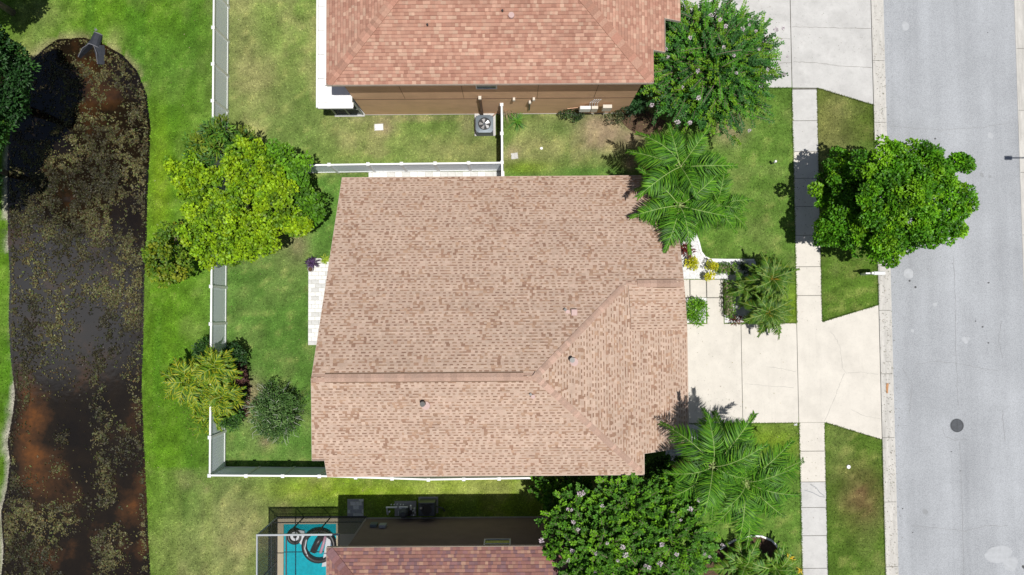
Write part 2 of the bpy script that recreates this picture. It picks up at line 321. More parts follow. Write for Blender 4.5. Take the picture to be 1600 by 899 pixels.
def lawn_col(X, Y):
    """the turf's own colour: species, mowing, dry and bare places"""
    X = np.asarray(X, float); Y = np.asarray(Y, float)
    lush = np.array([.09, .195, .032]); strip = np.array([.095, .21, .012]); yel = np.array([.21, .31, .012]); dry = np.array([.31, .29, .13])
    mid = np.array([.115, .2, .04]); olive = np.array([.125, .17, .035]); dirt = np.array([.34, .26, .17]); brown = np.array([.15, .1, .045]); sand = np.array([.45, .41, .36])
    c = np.zeros(X.shape+(3,)); c[:] = mid
    def mix(c, k, col): k = np.clip(k, 0, 1)[..., None]; return c*(1-k)+col*k
    n1 = fbm(X, Y, 5, 1); n2 = fbm(X, Y, 1.6, 5); n3 = fbm(X, Y, .6, 9)
    west = smooth(-X, 15.2, 15.6)
    c = mix(c, west*.9*smooth(-X, 14, 19)+west*.25, strip)
    back = (X > -15.1) & (X < 8) & (Y < 7.6) & (Y > -8.2); c = mix(c, back*.85, lush)
    nyard = (X > -15.1) & (Y > 7.5) & (X < 9); c = mix(c, nyard*(.3+.6*smooth(n1, .4, .6)), np.array([.18, .26, .06]))
    side = (Y < -8.2) & (Y > -16) & (X > -16) & (X < 3); c = mix(c, side*(.35+.55*smooth(n2, .35, .65))*smooth(X, -15, -10), yel)
    sw = (Y < -8) * smooth(-X, 8, 12)*smooth(X, -21, -16); c = mix(c, sw*.6, np.array([.15, .2, .06]))
    front = (X > 7.5) & (X < 15.1); c = mix(c, front*.7, np.array([.11, .215, .03]))
    verge = (X > 16) & (X < 19.4); c = mix(c, verge*.8, np.array([.105, .15, .022])); c = mix(c, verge*(Y < 9)*.6, np.array([.085, .18, .02])); 
    # wheel and mower streaks running north-south
    st = vnoise(X, Y*.06, .55, 3); c = mix(c, west*.35*smooth(st, .5, .8), np.array([.05, .16, .012])); c = mix(c, west*.2*smooth(1-st, .5, .8), np.array([.14, .26, .02]))
    dr = smooth(n2, .5, .72)*(.18+.32*nyard+.25*(sw > .2)+.2*side); dr = dr*(1-.45*(west*smooth(-X, 16, 19)))
    c = mix(c, dr, dry)
    for px, py, rx, ry, k in ((600, 30, 60, 60, .35), (400, 140, 60, 70, .4), (560, 195, 60, 40, .5), (700, 235, 60, 25, .5), (760, 240, 30, 25, .5), (850, 225, 35, 40, .75), (380, 60, 25, 90, .5), (60, 20, 50, 30, .4), (35, 80, 25, 30, .45), (180, 60, 15, 20, .4),
                              (300, 870, 80, 60, .4), (380, 800, 60, 40, .45), (370, 860, 25, 60, .4), (1300, 225, 40, 30, .45), (700, 765, 60, 12, .6), (900, 760, 120, 14, .5), (630, 757, 60, 6, .3), (1310, 165, 20, 30, .4), (345, 480, 8, 120, .35), (450, 420, 40, 40, .25), (440, 380, 20, 30, .3), (520, 270, 60, 5, .6), (1235, 640, 14, 30, .4)):
        c = mix(c, k*blob(X, Y, px, py, rx, ry)*(.5+n3), dry)
    for px, py, rx, ry, k in ((940, 205, 40, 32, 1.3), (985, 215, 28, 16, 1.), (1140, 205, 25, 22, .8), (600, 199, 16, 12, .8), (640, 184, 80, 4, .7), (380, 610, 20, 20, .8), (415, 690, 8, 8, 1.), (465, 385, 14, 22, .8), (395, 625, 20, 30, .7), (730, 190, 14, 24, .5), (800, 240, 14, 14, .5), (985, 255, 10, 12, .8)):
        c = mix(c, k*blob(X, Y, px, py, rx, ry)*(.5+n3), dirt)
    c = mix(c, .95*blob(X, Y, 1345, 775, 34, 48)*(.4+n3*1.1), brown)
    c = mix(c, .6*blob(X, Y, 1290, 200, 30, 60)*(.4+n3), np.array([.2, .2, .06]))
    for px, py, rx, ry in ((560, 770, 40, 14), (470, 765, 60, 20), (620, 765, 60, 14), (700, 765, 30, 10), (820, 262, 40, 10), (1205, 690, 50, 30), (250, 300, 20, 100), (1240, 480, 12, 40)):
        c = mix(c, .55*blob(X, Y, px, py, rx, ry), yel)
    for px, py, rx, ry in ((250, 100, 60, 60), (860, 200, 50, 20), (470, 280, 50, 10), (430, 480, 60, 80)):
        c = mix(c, .5*blob(X, Y, px, py, rx, ry), lush)
    sdp = poly_sd(X, Y, POND)
    lb = smooth(-X, 25, 25.4)*smooth(.3-sdp+n3*.3-.25*(n1 > .5), .1, .35); c = mix(c, lb*.9, sand)
    c = mix(c, smooth(.1-sdp, .0, .16)*.85, np.array([.085, .085, .025]))
    tp = smooth(.7-sdp, .1, .6)*smooth(Y, 11.5, 12.5)*(n3 > .4); c = mix(c, tp*.5, dirt)
    n4 = fbm(X, Y, .35, 21, 3)
    c = mix(c, smooth(n4, .58, .8)*.3*(1-.6*west), dry*np.array([1., .95, .8]))
    c = c*(.66+.68*n3)[..., None]*(.62+.76*n4)[..., None]*(.85+.3*n1)[..., None]
    return c
def ground_z(X, Y):
    sd_ = poly_sd(X, Y, POND); z = np.where(sd_ < .75, -.38+np.clip(sd_+.15, -.8, .9)*.42, 0.); return np.minimum(np.where(sd_ < .75, z, 0), 0)
gx = np.concatenate([[-900, -400, -150, -80, -50], np.arange(-36, -15, .2), np.arange(-15, 28.1, .3), [40, 60, 150, 400, 900]])
gy = np.concatenate([[-900, -400, -150, -80, -40], np.arange(-25, 25.1, .25), [40, 80, 150, 400, 900]])
GX, GY = np.meshgrid(gx, gy, indexing='ij'); GZ = ground_z(GX, GY)
nx, ny = GX.shape; idx = np.arange(nx*ny).reshape(nx, ny)
Fg = np.stack([idx[:-1, :-1], idx[1:, :-1], idx[1:, 1:], idx[:-1, 1:]], -1).reshape(-1, 4)
fcx = (GX[:-1, :-1]+GX[1:, 1:]).ravel()/2; fcy = (GY[:-1, :-1]+GY[1:, 1:]).ravel()/2
g = np_mesh('lawn', np.stack([GX, GY, GZ], -1).reshape(-1, 3), Fg, 'ground', smooth=True)
va = g.data.attributes.new('col', 'FLOAT_COLOR', 'POINT'); cc = np.ones((nx*ny, 4), np.float32); _lc = lawn_col(GX, GY); _far = np.clip(np.maximum(np.maximum(-35-GX, GX-27), np.abs(GY)-24), 0, 1)[..., None]; cc[:, :3] = (_lc*(1-_far)+np.array([.1, .18, .035])*_far).reshape(-1, 3)*.8; va.data.foreach_set('color', cc.ravel())
props(g, 'mown green lawns and pond bank with dry tan patches', kind='structure')
# water
wx = np.arange(-31, -17.5, .5); wy = np.arange(-26, 15.1, .5); WX, WY = np.meshgrid(wx, wy, indexing='ij'); n1_, n2_ = WX.shape
ii = np.arange(n1_*n2_).reshape(n1_, n2_); Fw = np.stack([ii[:-1, :-1], ii[1:, :-1], ii[1:, 1:], ii[:-1, 1:]], -1).reshape(-1, 4)
wo = np_mesh('pond_water', np.stack([WX, WY, np.full_like(WX, ZW)], -1).reshape(-1, 3), Fw, 'pond_water')
ru = np.zeros(WX.shape)
for px, py, rx, ry, k in ((40, 640, 22, 90, .8), (60, 760, 40, 50, .7), (195, 800, 18, 18, .9), (215, 750, 12, 14, .7), (185, 845, 12, 12, .6), (60, 870, 25, 25, .8), (120, 110, 40, 30, .45), (215, 560, 14, 60, .4), (218, 860, 10, 20, .8), (180, 180, 30, 50, .2)): ru += k*blob(WX, WY, px, py, rx, ry)
ra = wo.data.attributes.new('rust', 'FLOAT', 'POINT'); ra.data.foreach_set('value', ru.ravel().astype(np.float32))
props(wo, 'dark brown pond water with rusty shallows', kind='structure')
# floating weed
def weed():
    N = 210000; X = RNG.uniform(-30, -18.5, N); Y = RNG.uniform(-16, 15, N); sdw = poly_sd(X, Y, POND)
    d = np.zeros(N)
    for px, py, rx, ry, k in ((130, 250, 110, 90, 1.), (70, 350, 60, 50, 1.), (195, 130, 40, 50, .8), (150, 330, 60, 40, .9), (195, 400, 40, 120, 1.), (170, 480, 40, 70, .7), (110, 480, 70, 90, .15), (60, 500, 40, 60, .6), (60, 850, 60, 60, 1.), (110, 870, 50, 40, .8), (155, 670, 11, 45, 1.1), (165, 730, 12, 40, .9), (160, 790, 14, 30, 1.), (90, 690, 8, 14, 1.), (85, 740, 9, 20, .9), (165, 860, 20, 30, .8), (195, 680, 20, 40, .4),
                              (30, 600, 12, 60, .7), (224, 820, 7, 60, 1.), (222, 650, 5, 140, .8), (20, 790, 14, 50, .9), (150, 590, 8, 30, .7), (60, 280, 40, 50, .7), (100, 130, 30, 50, .15), (150, 110, 70, 20, .6)): d += k*blob(X, Y, px, py, rx, ry)
    nz = fbm(X, Y, 1.3, 31, 4); n5 = vnoise(X, Y, .25, 41)
    edge = smooth(.35+sdw, 0, .3)
    keep = (sdw < -.04) & ((np.clip(d, 0, 1.1)*smooth(nz, .28, .62)*1.0+edge*.4)*(.15+1.5*smooth(n5, .25, .8)) > RNG.random(N)*.9)
    X, Y = X[keep], Y[keep]; n = len(X); sz = RNG.uniform(.03, .085, n)*RNG.uniform(.6, 1.2, n); a = RNG.uniform(0, 6.28, n)
    V = np.zeros((n, 4, 3)); 
    for k in range(4):
        rr = sz*RNG.uniform(.6, 1.2, n)*(1 if k % 2 == 0 else .6); V[:, k, 0] = X+rr*np.cos(a+k*math.pi/2); V[:, k, 1] = Y+rr*np.sin(a+k*math.pi/2); V[:, k, 2] = ZW+.012+RNG.uniform(0, .03, n)
    br = RNG.uniform(.4, 1.5, n)**1.3*(.45+1.15*smooth(fbm(X, Y, 1.8, 61, 3), .3, .7)); pal = np.array([[.052, .046, .017], [.07, .068, .024], [.036, .03, .011], [.055, .038, .014], [.052, .068, .018], [.11, .11, .05]]); c = pal[RNG.choice(6, n, p=[.24, .22, .2, .16, .14, .04])]*br[:, None]
    o = np_mesh('floating_weed', V.reshape(-1, 3), np.arange(n*4).reshape(n, 4), 'leaf', cols=c)
    props(o, 'olive brown weed floating in clumps on the pond', 'pond weed', kind='stuff')
weed()

# ================= PAVED GROUND =================
def slab_poly(name, pts, z1, m, parent, z0=-.08): 
    # top inset a little so that each joint shows
    return MB().prism(pts, z0, z1).build(name, m, parent)
def root_structure(name, label=None):
    o = bpy.data.objects.new(name, None); COL.objects.link(o); o['kind'] = 'structure'
    if label: o['label'] = label
    return o
def ribbon(pts, wdt, z, name, m, parent, wob=.0, sub=1):
    P = []
    for (a, b) in zip(pts, pts[1:]):
        for k in range(sub): t = k/sub; P.append((a[0]+(b[0]-a[0])*t+U(-wob, wob), a[1]+(b[1]-a[1])*t+U(-wob, wob)))
    P.append(pts[-1]); mb = MB(); L = []; R_ = []
    for i, p in enumerate(P):
        q0 = P[max(i-1, 0)]; q1 = P[min(i+1, len(P)-1)]; dx, dy = q1[0]-q0[0], q1[1]-q0[1]; l = math.hypot(dx, dy) or 1
        ww = wdt*U(.6, 1.3) if wob else wdt
        L.append((p[0]-dy/l*ww/2, p[1]+dx/l*ww/2, z)); R_.append((p[0]+dy/l*ww/2, p[1]-dx/l*ww/2, z))
    n = len(P); mb.v = L+R_; mb.f = [(n+i, n+i+1, i+1, i) for i in range(n-1)]
    return mb.build(name, m, parent)
road = MB(); road.box(19.95, 27.05, -300, 300, -.2, .012); ro = road.build('road', 'asphalt'); props(ro, 'pale grey aged asphalt street', kind='structure')
for pts in ([(1200+560/3, 187), (1300, 193)],): pass
def RZ(*a): return [G(x, y, .012) for x, y in a]
for pts in (RZ((1386, 196), (1420, 200), (1470, 203), (1530, 200), (1580, 192)), RZ((1430, 569), (1460, 565), (1494, 567), (1520, 573), (1560, 580)), RZ((1425, 822), (1470, 826), (1508, 830), (1540, 822), (1575, 822)),
            RZ((1490, 400), (1492, 470), (1494, 567), (1497, 640)), RZ((1500, 690), (1503, 780), (1506, 899)), RZ((1472, 668), (1477, 682), (1490, 688), (1510, 687)), RZ((1565, 500), (1560, 530), (1566, 560)), RZ((1566, 640), (1570, 690)), RZ((1410, 575), (1425, 600), (1420, 650))):
    ribbon(pts, .02, .016, 'crack', 'asphalt_crack', ro, .03, 8)
def patch(px, py, rx, ry, m, name='stain', z=.017):
    cx, cy = G(px, py); pts = []; 
    for i in range(18):
        a = i/18*6.283; k = 1+.35*(vnoise(px*.37+math.cos(a)*1.4, py*.11+math.sin(a)*1.4, 1.)-.5)*2; pts.append((cx+rx/29.6*k*math.cos(a), cy+ry/29.6*k*math.sin(a), z))
    MB().quad(*pts).build(name, m, ro)
patch(1419, 427, 7, 8, 'pale_patch'); patch(1508, 531, 6, 5, 'pale_patch'); patch(1414, 41, 6, 6, 'pale_patch'); patch(1561, 866, 20, 11, 'pale_patch'); patch(1580, 880, 10, 12, 'pale_patch', z=.0185); patch(1460, 476, 4, 3, 'pale_patch'); patch(1425, 517, 2.5, 2.5, 'pale_patch'); patch(1547, 212, 5, 4, 'pale_patch')
patch(1445, 800, 4.2, 4.2, 'oil_patch'); patch(1534, 274, 3.3, 3, 'oil_patch'); patch(1546, 276, 2.4, 2, 'oil_patch')
for px, py, r in ((1421, 439, 1.6), (1430, 449, 1.8), (1461, 217, 1.6), (1544, 442, 1.5), (1535, 511, 1.8), (1524, 502, 1.1), (1544, 536, 1.3), (1543, 51, 1), (1486, 706, 1), (1500, 736, .9), (1426, 832, 1.1), (1410, 795, 1.1), (1397, 644, 1.2), (1396, 657, .9), (1599, 886, 3)): patch(px, py, r, r*.85, 'tar', 'tar_spot')
# gutters, both sides
def gutter(name, x0, x1, ys, label, flip=1):
    r = root_structure(name, label)
    for a, b in zip(ys, ys[1:]):
        mb = MB(); a2, b2 = a+.012, b-.012
        prof = [(0, .045), (.12, .05), (.4, .022), (.62, .018), (1, .024)]
        if flip < 0: prof = [(1-t, z) for t, z in prof[::-1]]
        for (t0, z0), (t1, z1) in zip(prof, prof[1:]):
            X0, X1 = x0+(x1-x0)*t0, x0+(x1-x0)*t1
            mb.quad((X0, a2, z0), (X1, a2, z1), (X1, b2, z1), (X0, b2, z0))
        n = len(prof); 
        for yy in (a2, b2):
            mb.quad(*([(x0+(x1-x0)*t, yy, z) for t, z in prof]+[(x1, yy, -.1), (x0, yy, -.1)]))
        mb.quad((x0, a2, -.1), (x0, b2, -.1), (x0, b2, prof[0][1]), (x0, a2, prof[0][1]))
        mb.build('gutter_slab', 'concrete_gutter', r)
    B('joint_filler', 'joint', r, x0+.01, x1-.01, ys[0], ys[-1], -.09, .008)
    B('edge_joint', 'joint', r, (x0-.03 if flip > 0 else x1-.0), (x0 if flip > 0 else x1+.03), ys[0], ys[-1], -.09, .0075)
    return r
gy0 = G(1385, 95)[1]
gl = gutter('gutter', 19.33, 20.0, [gy0+3.33*k for k in range(-13, 6)], 'concrete gutter along the near side of the street')
gutter('gutter', 27.0, 27.7, [gy0+.6+3.33*k for k in range(-13, 6)], 'concrete gutter at the far right edge of the street', -1)
rx, ry = G(1386, 608); ribbon([(rx, ry-.2), (rx+.02, ry+.3)], .1, .05, 'rust_stain', 'rust', gl, .03, 3)
def straight_joint(x, y0, y1): pass
# sidewalk slabs
sw = root_structure('sidewalk', 'concrete sidewalk of square slabs beside the lawns')
jy_up = [140, 189, 237, 279, 323, 368, 417, 462, 504.5]; jy_dn = [660, 705, 753, 793, 837, 888, 938]
def walk_slab(a, b, m): MB().box(14.99, 16.33, b+.012, a-.012, -.08, .032, bev=.012).build('slab', m, sw)
yy = [G(1260, p)[1] for p in jy_up]; 
for i, (a, b) in enumerate(zip(yy, yy[1:])): walk_slab(a, b, 'concrete_grey' if i < 2 else 'concrete_clean')
yy = [G(1268, p)[1] for p in jy_dn]+[-17.6, -19.2, -20.8, -22.4, -24]
for i, (a, b) in enumerate(zip(yy, yy[1:])): walk_slab(a, b, 'concrete_clean' if i < 2 else 'concrete_grey')
B('joint_filler', 'joint', sw, 15., 16.32, -24, -5.93, -.09, .014); B('joint_filler', 'joint', sw, 15., 16.32, -.66, 11.8, -.09, .014)
for pts in ([(1266, 757), (1275, 762), (1281, 770), (1288, 775)], [(1257, 766), (1270, 770), (1281, 776), (1289, 777)]): ribbon([G(x, y, .03) for x, y in pts], .035, .036, 'tyre_scuff', 'oil_patch', sw)
# own driveway
dv = root_structure('driveway', 'cream concrete driveway with flared apron')
slab_poly('slab', [(7.6, -5.92), (12.03, -5.92), (12.03, -.73), (7.6, -.73)], .034, 'concrete_clean', dv)
slab_poly('slab', [(12.06, -5.92), (14.96, -5.92), (14.96, -.73), (12.06, -.73)], .034, 'concrete_clean', dv)
slab_poly('slab', [(14.99, -5.91), (16.36, -5.91), (19.3, -6.82), (19.3, .2), (16.36, -.66), (14.99, -.66)], .034, 'concrete_clean', dv)
B('joint_filler', 'joint', dv, 7.7, 18, -5.6, -.9, -.09, .018)
D = lambda *a: [G(x, y, .034) for x, y in a]
for pts in (D((1297, 517), (1308, 532), (1313, 545), (1316, 575), (1322, 583), (1345, 582), (1372, 585)), D((1320, 583), (1312, 600), (1303, 625), (1288, 658)), D((1200, 573), (1225, 577), (1243, 581)), D((1163, 600), (1200, 603), (1240, 606)), D((1330, 640), (1350, 650), (1376, 655))):
    ribbon(pts, .013, .0375, 'crack', 'faint_crack', dv, .02, 5)
# neighbour's driveway, north
nd = root_structure('driveway', 'grey concrete driveway of the northern neighbour')
slab_poly('slab', [(7.2, 11.82), (14.98, 11.82), (14.98, 24), (7.2, 24)], .034, 'concrete_grey', nd)
slab_poly('slab', [(15.02, 11.82), (16.36, 11.8), (19.3, 10.87), (19.3, 24), (15.02, 24)], .034, 'concrete_grey', nd)
B('joint_filler', 'joint', nd, 7.3, 18, 12.2, 23.9, -.09, .018)
for pts in (D((1240, 97), (1275, 98), (1310, 103), (1362, 106)), D((1238, 42), (1280, 43), (1320, 44), (1362, 45)), D((1210, 60), (1234, 61)), D((1205, 100), (1236, 98))): ribbon(pts, .02, .0375, 'crack', 'crack', nd, .02, 8)
# front path
fp = root_structure('footpath', 'concrete front path of large square slabs')
for px0, px1, py0, py1 in ((1020, 1077.5, 437, 465), (1078, 1103.5, 437, 465), (1104, 1131, 437, 465), (1104, 1131, 465.8, 507)):
    x0, y1 = G(px0, py0); x1, y0 = G(px1, py1); MB().box(x0+.01, x1-.01, y0+.01, y1-.01, -.08, .034, bev=.01).build('slab', 'concrete_clean', fp)

_a = G(1020, 437); _b = G(1131, 465); B('joint_filler', 'joint', fp, _a[0], _b[0]-.02, _b[1], _a[1]-.02, -.09, .02); _a = G(1104, 465); _b = G(1131, 507); B('joint_filler', 'joint', fp, _a[0]+.02, _b[0]-.02, _b[1]+.02, _a[1]-.01, -.09, .02)
# ================= SHINGLES =================
def lin(r, g_, b): return tuple(((v/255)/12.92 if v/255 < .04045 else ((v/255+.055)/1.055)**2.4) for v in (r, g_, b))
PAL_MAIN = dict(light=np.array([[.47, .345, .272], [.5, .375, .3], [.445, .325, .257], [.48, .35, .28]]), dark=np.array([[.3, .19, .135], [.26, .16, .115], [.34, .225, .16]]))
PAL_N = np.array([[.43, .24, .178], [.385, .205, .15], [.465, .275, .205], [.41, .225, .168], [.36, .185, .137], [.49, .315, .235]])
PAL_S = np.array([[.22, .11, .095], [.18, .09, .085], [.25, .13, .105], [.2, .105, .105], [.165, .095, .1], [.27, .15, .12], [.23, .12, .1], [.3, .18, .135]])*1.14
def intervals(poly, s):
    """poly in (t,s); crossing t-intervals at s"""
    xs = []
    for (a, b) in zip(poly, poly[1:]+poly[:1]):
        if (a[1] > s) != (b[1] > s): xs.append(a[0]+(s-a[1])*(b[0]-a[0])/(b[1]-a[1]))
    xs.sort(); return list(zip(xs[::2], xs[1::2]))
def shingles(parent, poly, down, zf, style, expo=.143, slope=.5, seed=0):
    """poly [(x,y)], down = plan unit vector downhill, zf(x,y) roof surface height"""
    rr = np.random.default_rng(seed+11); dx, dy = down; tx, ty = -dy, dx
    P = [(p[0]*tx+p[1]*ty, p[0]*dx+p[1]*dy) for p in poly]; smax = max(p[1] for p in P); smin = min(p[1] for p in P)
    e = expo/math.sqrt(1+slope*slope); V = []; C = []
    row = 0; s1 = smax
    def put(t0, t1, sa, sb, la, lb, col):
        q = [(t0, sa, la), (t1, sa, la), (t1, sb, lb), (t0, sb, lb)]
        V.append([(t*tx+s*dx, t*ty+s*dy, zf(t*tx+s*dx, t*ty+s*dy)+l) for t, s, l in q]); C.append(col)
    while s1 > smin:
        s0 = s1-e; sm = max((s0+s1)/2, smin+1e-3)
        for (ta, tb) in intervals(P, sm):
            t = ta; on = rr.random() < .5; rc = rr.uniform(.95, 1.05)
            while t < tb-.005:
                if isinstance(style, str):
                    wd = rr.uniform(.09, .17) if on else rr.uniform(.09, .2)
                    t2 = min(t+wd, tb); tm = (t+t2)/2
                    nz = vnoise(tm, sm, .42, 7+seed)*.4+vnoise(tm, sm*1.6, .2, 17+seed)*.6
                    darkp = nz > .645
                    L = PAL_MAIN['light'][rr.integers(4)]*rr.uniform(.93, 1.06)*rc; Dk = PAL_MAIN['dark'][rr.integers(3)]*rr.uniform(.9, 1.15)
                    sh = s0+(s1-s0)*.46
                    if darkp: up, lo = Dk*1.12, (L if on else Dk*1.12)
                    else: up, lo = (L if on else (Dk*.95 if rr.random() < .93 else L)), L
                    lift = .014 if (on or not darkp) else .009
                    put(t, t2, s0, sh, .004, .009, up); put(t, t2, sh, s1, .009, lift, lo)
                    q = [(t, s1, lift), (t2, s1, lift), (t2, s1, 0), (t, s1, 0)]
                    V.append([(a*tx+b*dx, a*ty+b*dy, zf(a*tx+b*dx, a*ty+b*dy)+l) for a, b, l in q]); C.append(Dk*.8)
                else:
                    wd = rr.uniform(.1, .24); t2 = min(t+wd, tb); pal = style
                    k = min(int(rr.random()**1.25*len(pal)), len(pal)-1); c = pal[k]*rr.uniform(.88, 1.1)*rc
                    l2 = rr.uniform(.012, .022)
                    put(t, t2, s0, s1-.02, .004, l2, c); put(t, t2, s1-.02, s1, l2, l2, c*.7)
                    q = [(t, s1, l2), (t2, s1, l2), (t2, s1, 0), (t, s1, 0)]
                    V.append([(a*tx+b*dx, a*ty+b*dy, zf(a*tx+b*dx, a*ty+b*dy)+l) for a, b, l in q]); C.append(c*.5)
                t = t2; on = not on
        s1 = s0; row += 1
    V = np.array(V); n = len(V)
    o = np_mesh('shingles', V.reshape(-1, 3), np.arange(n*4).reshape(n, 4), 'shingle', parent, cols=np.array(C)); o['kind'] = 'stuff'
    return o
CAPC = {}
def caps(parent, a, b, m1, m2, side, pal, step=.15, wd=.135, lap=.3):
    """folded cap shingles laid one by one from a up to b; side = plan unit vector across, m1/m2 fall on each side; mesh shared"""
    a = Vector(a); b = Vector(b); d = b-a; L = d.length; d.normalize(); sd_ = Vector((side[0], side[1], 0))
    key = (round(m1, 2), round(m2, 2), wd, tuple(np.round(pal[0], 3))); vs = []
    for k in range(5):
        th = .024
        ex = Vector((1, 0, 0)); key2 = (key, k)
        if key2 not in CAPC:
            mb = MB(); w1 = wd
            pts = [(-w1, -w1*m1), (0, .0), (w1, -w1*m2)]
            for (p, q) in zip(pts, pts[1:]):
                mb.quad((0, p[0], p[1]+th), (0, q[0], q[1]+th), (lap, q[0], q[1]+.006), (lap, p[0], p[1]+.006))
                mb.quad((0, p[0], p[1]), (0, q[0], q[1]), (0, q[0], q[1]+th), (0, p[0], p[1]+th))
            mb.quad((0, -w1, -w1*m1), (0, -w1, -w1*m1+th), (lap, -w1, -w1*m1+.006), (lap, -w1, -w1*m1-.02)); mb.quad((0, w1, -w1*m2), (0, w1, -w1*m2+th), (lap, w1, -w1*m2+.006), (lap, w1, -w1*m2-.02))
            o = mb.build('ridge_cap', 'cap', parent); face_cols(o, pal[k % len(pal)]*(.86+.07*k)); me = o.data; bpy.data.objects.remove(o); CAPC[key2] = me
        vs.append(CAPC[key2])
    up = d.cross(sd_); 
    if up.z < 0: up = -up
    yv = sd_ if d.cross(up).dot(sd_) < 0 else sd_
    zv = d.cross(yv); 
    flip = zv.z < 0
    if flip: yv = -yv; zv = d.cross(yv)
    R = Matrix((d, yv, zv)).transposed().to_4x4()
    for i in range(int(L/step)):
        o = bpy.data.objects.new('ridge_cap', vs[random.randrange(5)]); COL.objects.link(o); o.parent = parent
        R2 = R.copy(); R2.translation = a+d*(i*step); o.matrix_local = R2

# ================= MAIN HOUSE =================
RH, RYY = 7.9, -2.68; mN = .539; mE = .51; XE = .95
def zN(x, y): return RH-mN*(y-RYY)
def zS(x, y): return RH-mN*(RYY-y)
def zE(x, y): return RH-mE*(x-XE)
hx2, hy2 = XE+(1.2-RYY)*mN/mE, 1.2      # hip end under the little ridge
SE_ = (XE+4.6*mN/mE, RYY-4.6)
zsub = zN(0, 1.2)
def zP(x, y):  # small south-facing plane beside the entry
    x0 = hx2+.25; tx_ = min(max((x-x0)/(8.13-x0), 0), 1); ty_ = min(max((1.2-y)/2.1, 0), 1)
    zt = zsub; zb = zE(x, y)+.012; return zt*(1-ty_)+zb*ty_ + 0.0
polyN = [(-8.25, RYY), (XE, RYY), (hx2, hy2), (7.62, 1.2), (7.72, 3.27), (7.08, 3.27), (7.12, 6.6), (-8.25, 6.6)]
polyS = [(-8.25, RYY), (-8.8, -6.46), (-8.25, -6.46), (-8.25, -7.28), SE_, (XE, RYY)]
polyE = [(XE, RYY), SE_, (SE_[0]+.02, -6.35), (8.13, -6.3), (8.13, -.9), (hx2+.25, -.9), (hx2+.25, 1.2), (hx2, hy2)]
polyP = [(hx2+.1, 1.2), (hx2+.25, -.9), (8.13, -.9), (7.62, 1.2)]
house = thing('house', 'large house with pale tan shingle roof between the two redder roofs', 'house', (0, 0, 0))
def deck_slab(poly, zf, parent, th=.16, name='roof_deck'):
    mb = MB(); n = len(poly); 
    mb.v = [(x, y, zf(x, y)-.004) for x, y in poly]+[(x, y, zf(x, y)-th) for x, y in poly]
    mb.f = [tuple(range(n)), tuple(2*n-1-i for i in range(n))]+[(i, n+i, n+(i+1) % n, (i+1) % n) for i in range(n)]
    return mb.build(name, 'underlay', parent)
for pl, zf in ((polyN, zN), (polyS, zS), (polyE, zE)): deck_slab(pl, zf, house)
mbp = MB(); mbp.quad((hx2+.1, 1.2, zsub-.01), (7.62, 1.2, zsub-.01), (8.13, -.9, zE(8.13, 0)), (hx2+.25, -.9, zE(hx2+.25, 0))).build('roof_deck', 'underlay', house)
shingles(house, polyN, (0, 1), zN, 'main', slope=mN, seed=1)
shingles(house, polyS, (0, -1), zS, 'main', slope=mN, seed=2)
shingles(house, polyE, (1, 0), zE, 'main', slope=mE, seed=3)
shingles(house, polyP, (0, -1), zP, 'main', slope=.6, seed=4)
cl = PAL_MAIN['light']*np.array([.93, .86, .86]); palcap = [cl[0], cl[1]*.9, cl[2], cl[3]*1.05, cl[0]*.85]
s2 = math.sqrt(.5)
def hipcaps(parent, a, b, m, pal, **k):
    _v = Vector(b)-Vector(a); a = tuple(Vector(a)+_v.normalized()*.16)
    d = Vector((b[0]-a[0], b[1]-a[1])).normalized(); caps(parent, a, b, m*.7, m*.7, (-d.y, d.x), pal, **k)
caps(house, (-8.2, RYY, RH+.01), (XE, RYY, RH+.01), mN, mN, (0, 1), palcap, wd=.16)
hipcaps(house, (SE_[0]-.05, SE_[1]+.05, zS(0, SE_[1])+.03), (XE, RYY, RH+.02), mN, palcap)
hipcaps(house, (hx2, hy2, zsub+.02), (XE, RYY, RH+.02), mN, palcap)
caps(house, (7.6, 1.2, zsub+.01), (hx2+.1, 1.2, zsub+.01), mN, mN, (0, 1), palcap, wd=.16)
# ridge vents: raised long strips under the caps; dark rim paints their shadow line
def ridge_vent(x0, x1, y, z):
    mb = MB(); wv = .2
    for s_ in (-1, 1):
        mb.quad((x0, y, z+.055), (x1, y, z+.055), (x1, y+s_*wv, z-wv*mN+.05), (x0, y+s_*wv, z-wv*mN+.05))
        mb.quad((x0, y+s_*wv, z-wv*mN+.05), (x1, y+s_*wv, z-wv*mN+.05), (x1, y+s_*wv, z-wv*mN-.02), (x0, y+s_*wv, z-wv*mN-.02))
    for xx in (x0, x1): mb.quad((xx, y, z+.055), (xx, y+wv, z-wv*mN+.05), (xx, y+wv, z-wv*mN-.02), (xx, y-wv, z-wv*mN-.02), (xx, y-wv, z-wv*mN+.05))
    o = mb.build('ridge_vent', 'seam', house)
    k = int((x1-x0)/.27); v = []
    for i in range(k):
        a = x0+(x1-x0)*i/k; b = x0+(x1-x0)*(i+1)/k+.0; c = palcap[random.randrange(5)]*U(.9, 1.05); q = MB()
        for s_ in (-1, 1): q.quad((a, y, z+.075), (b, y, z+.065), (b, y+s_*wv*.82, z-wv*.82*mN+.06), (a, y+s_*wv*.82, z-wv*.82*mN+.07))
        oo = q.build('ridge_cap', 'cap', house); face_cols(oo, c)
ridge_vent(-7.7, .45, RYY, RH); ridge_vent(hx2+.5, 7.3, 1.2, zsub)
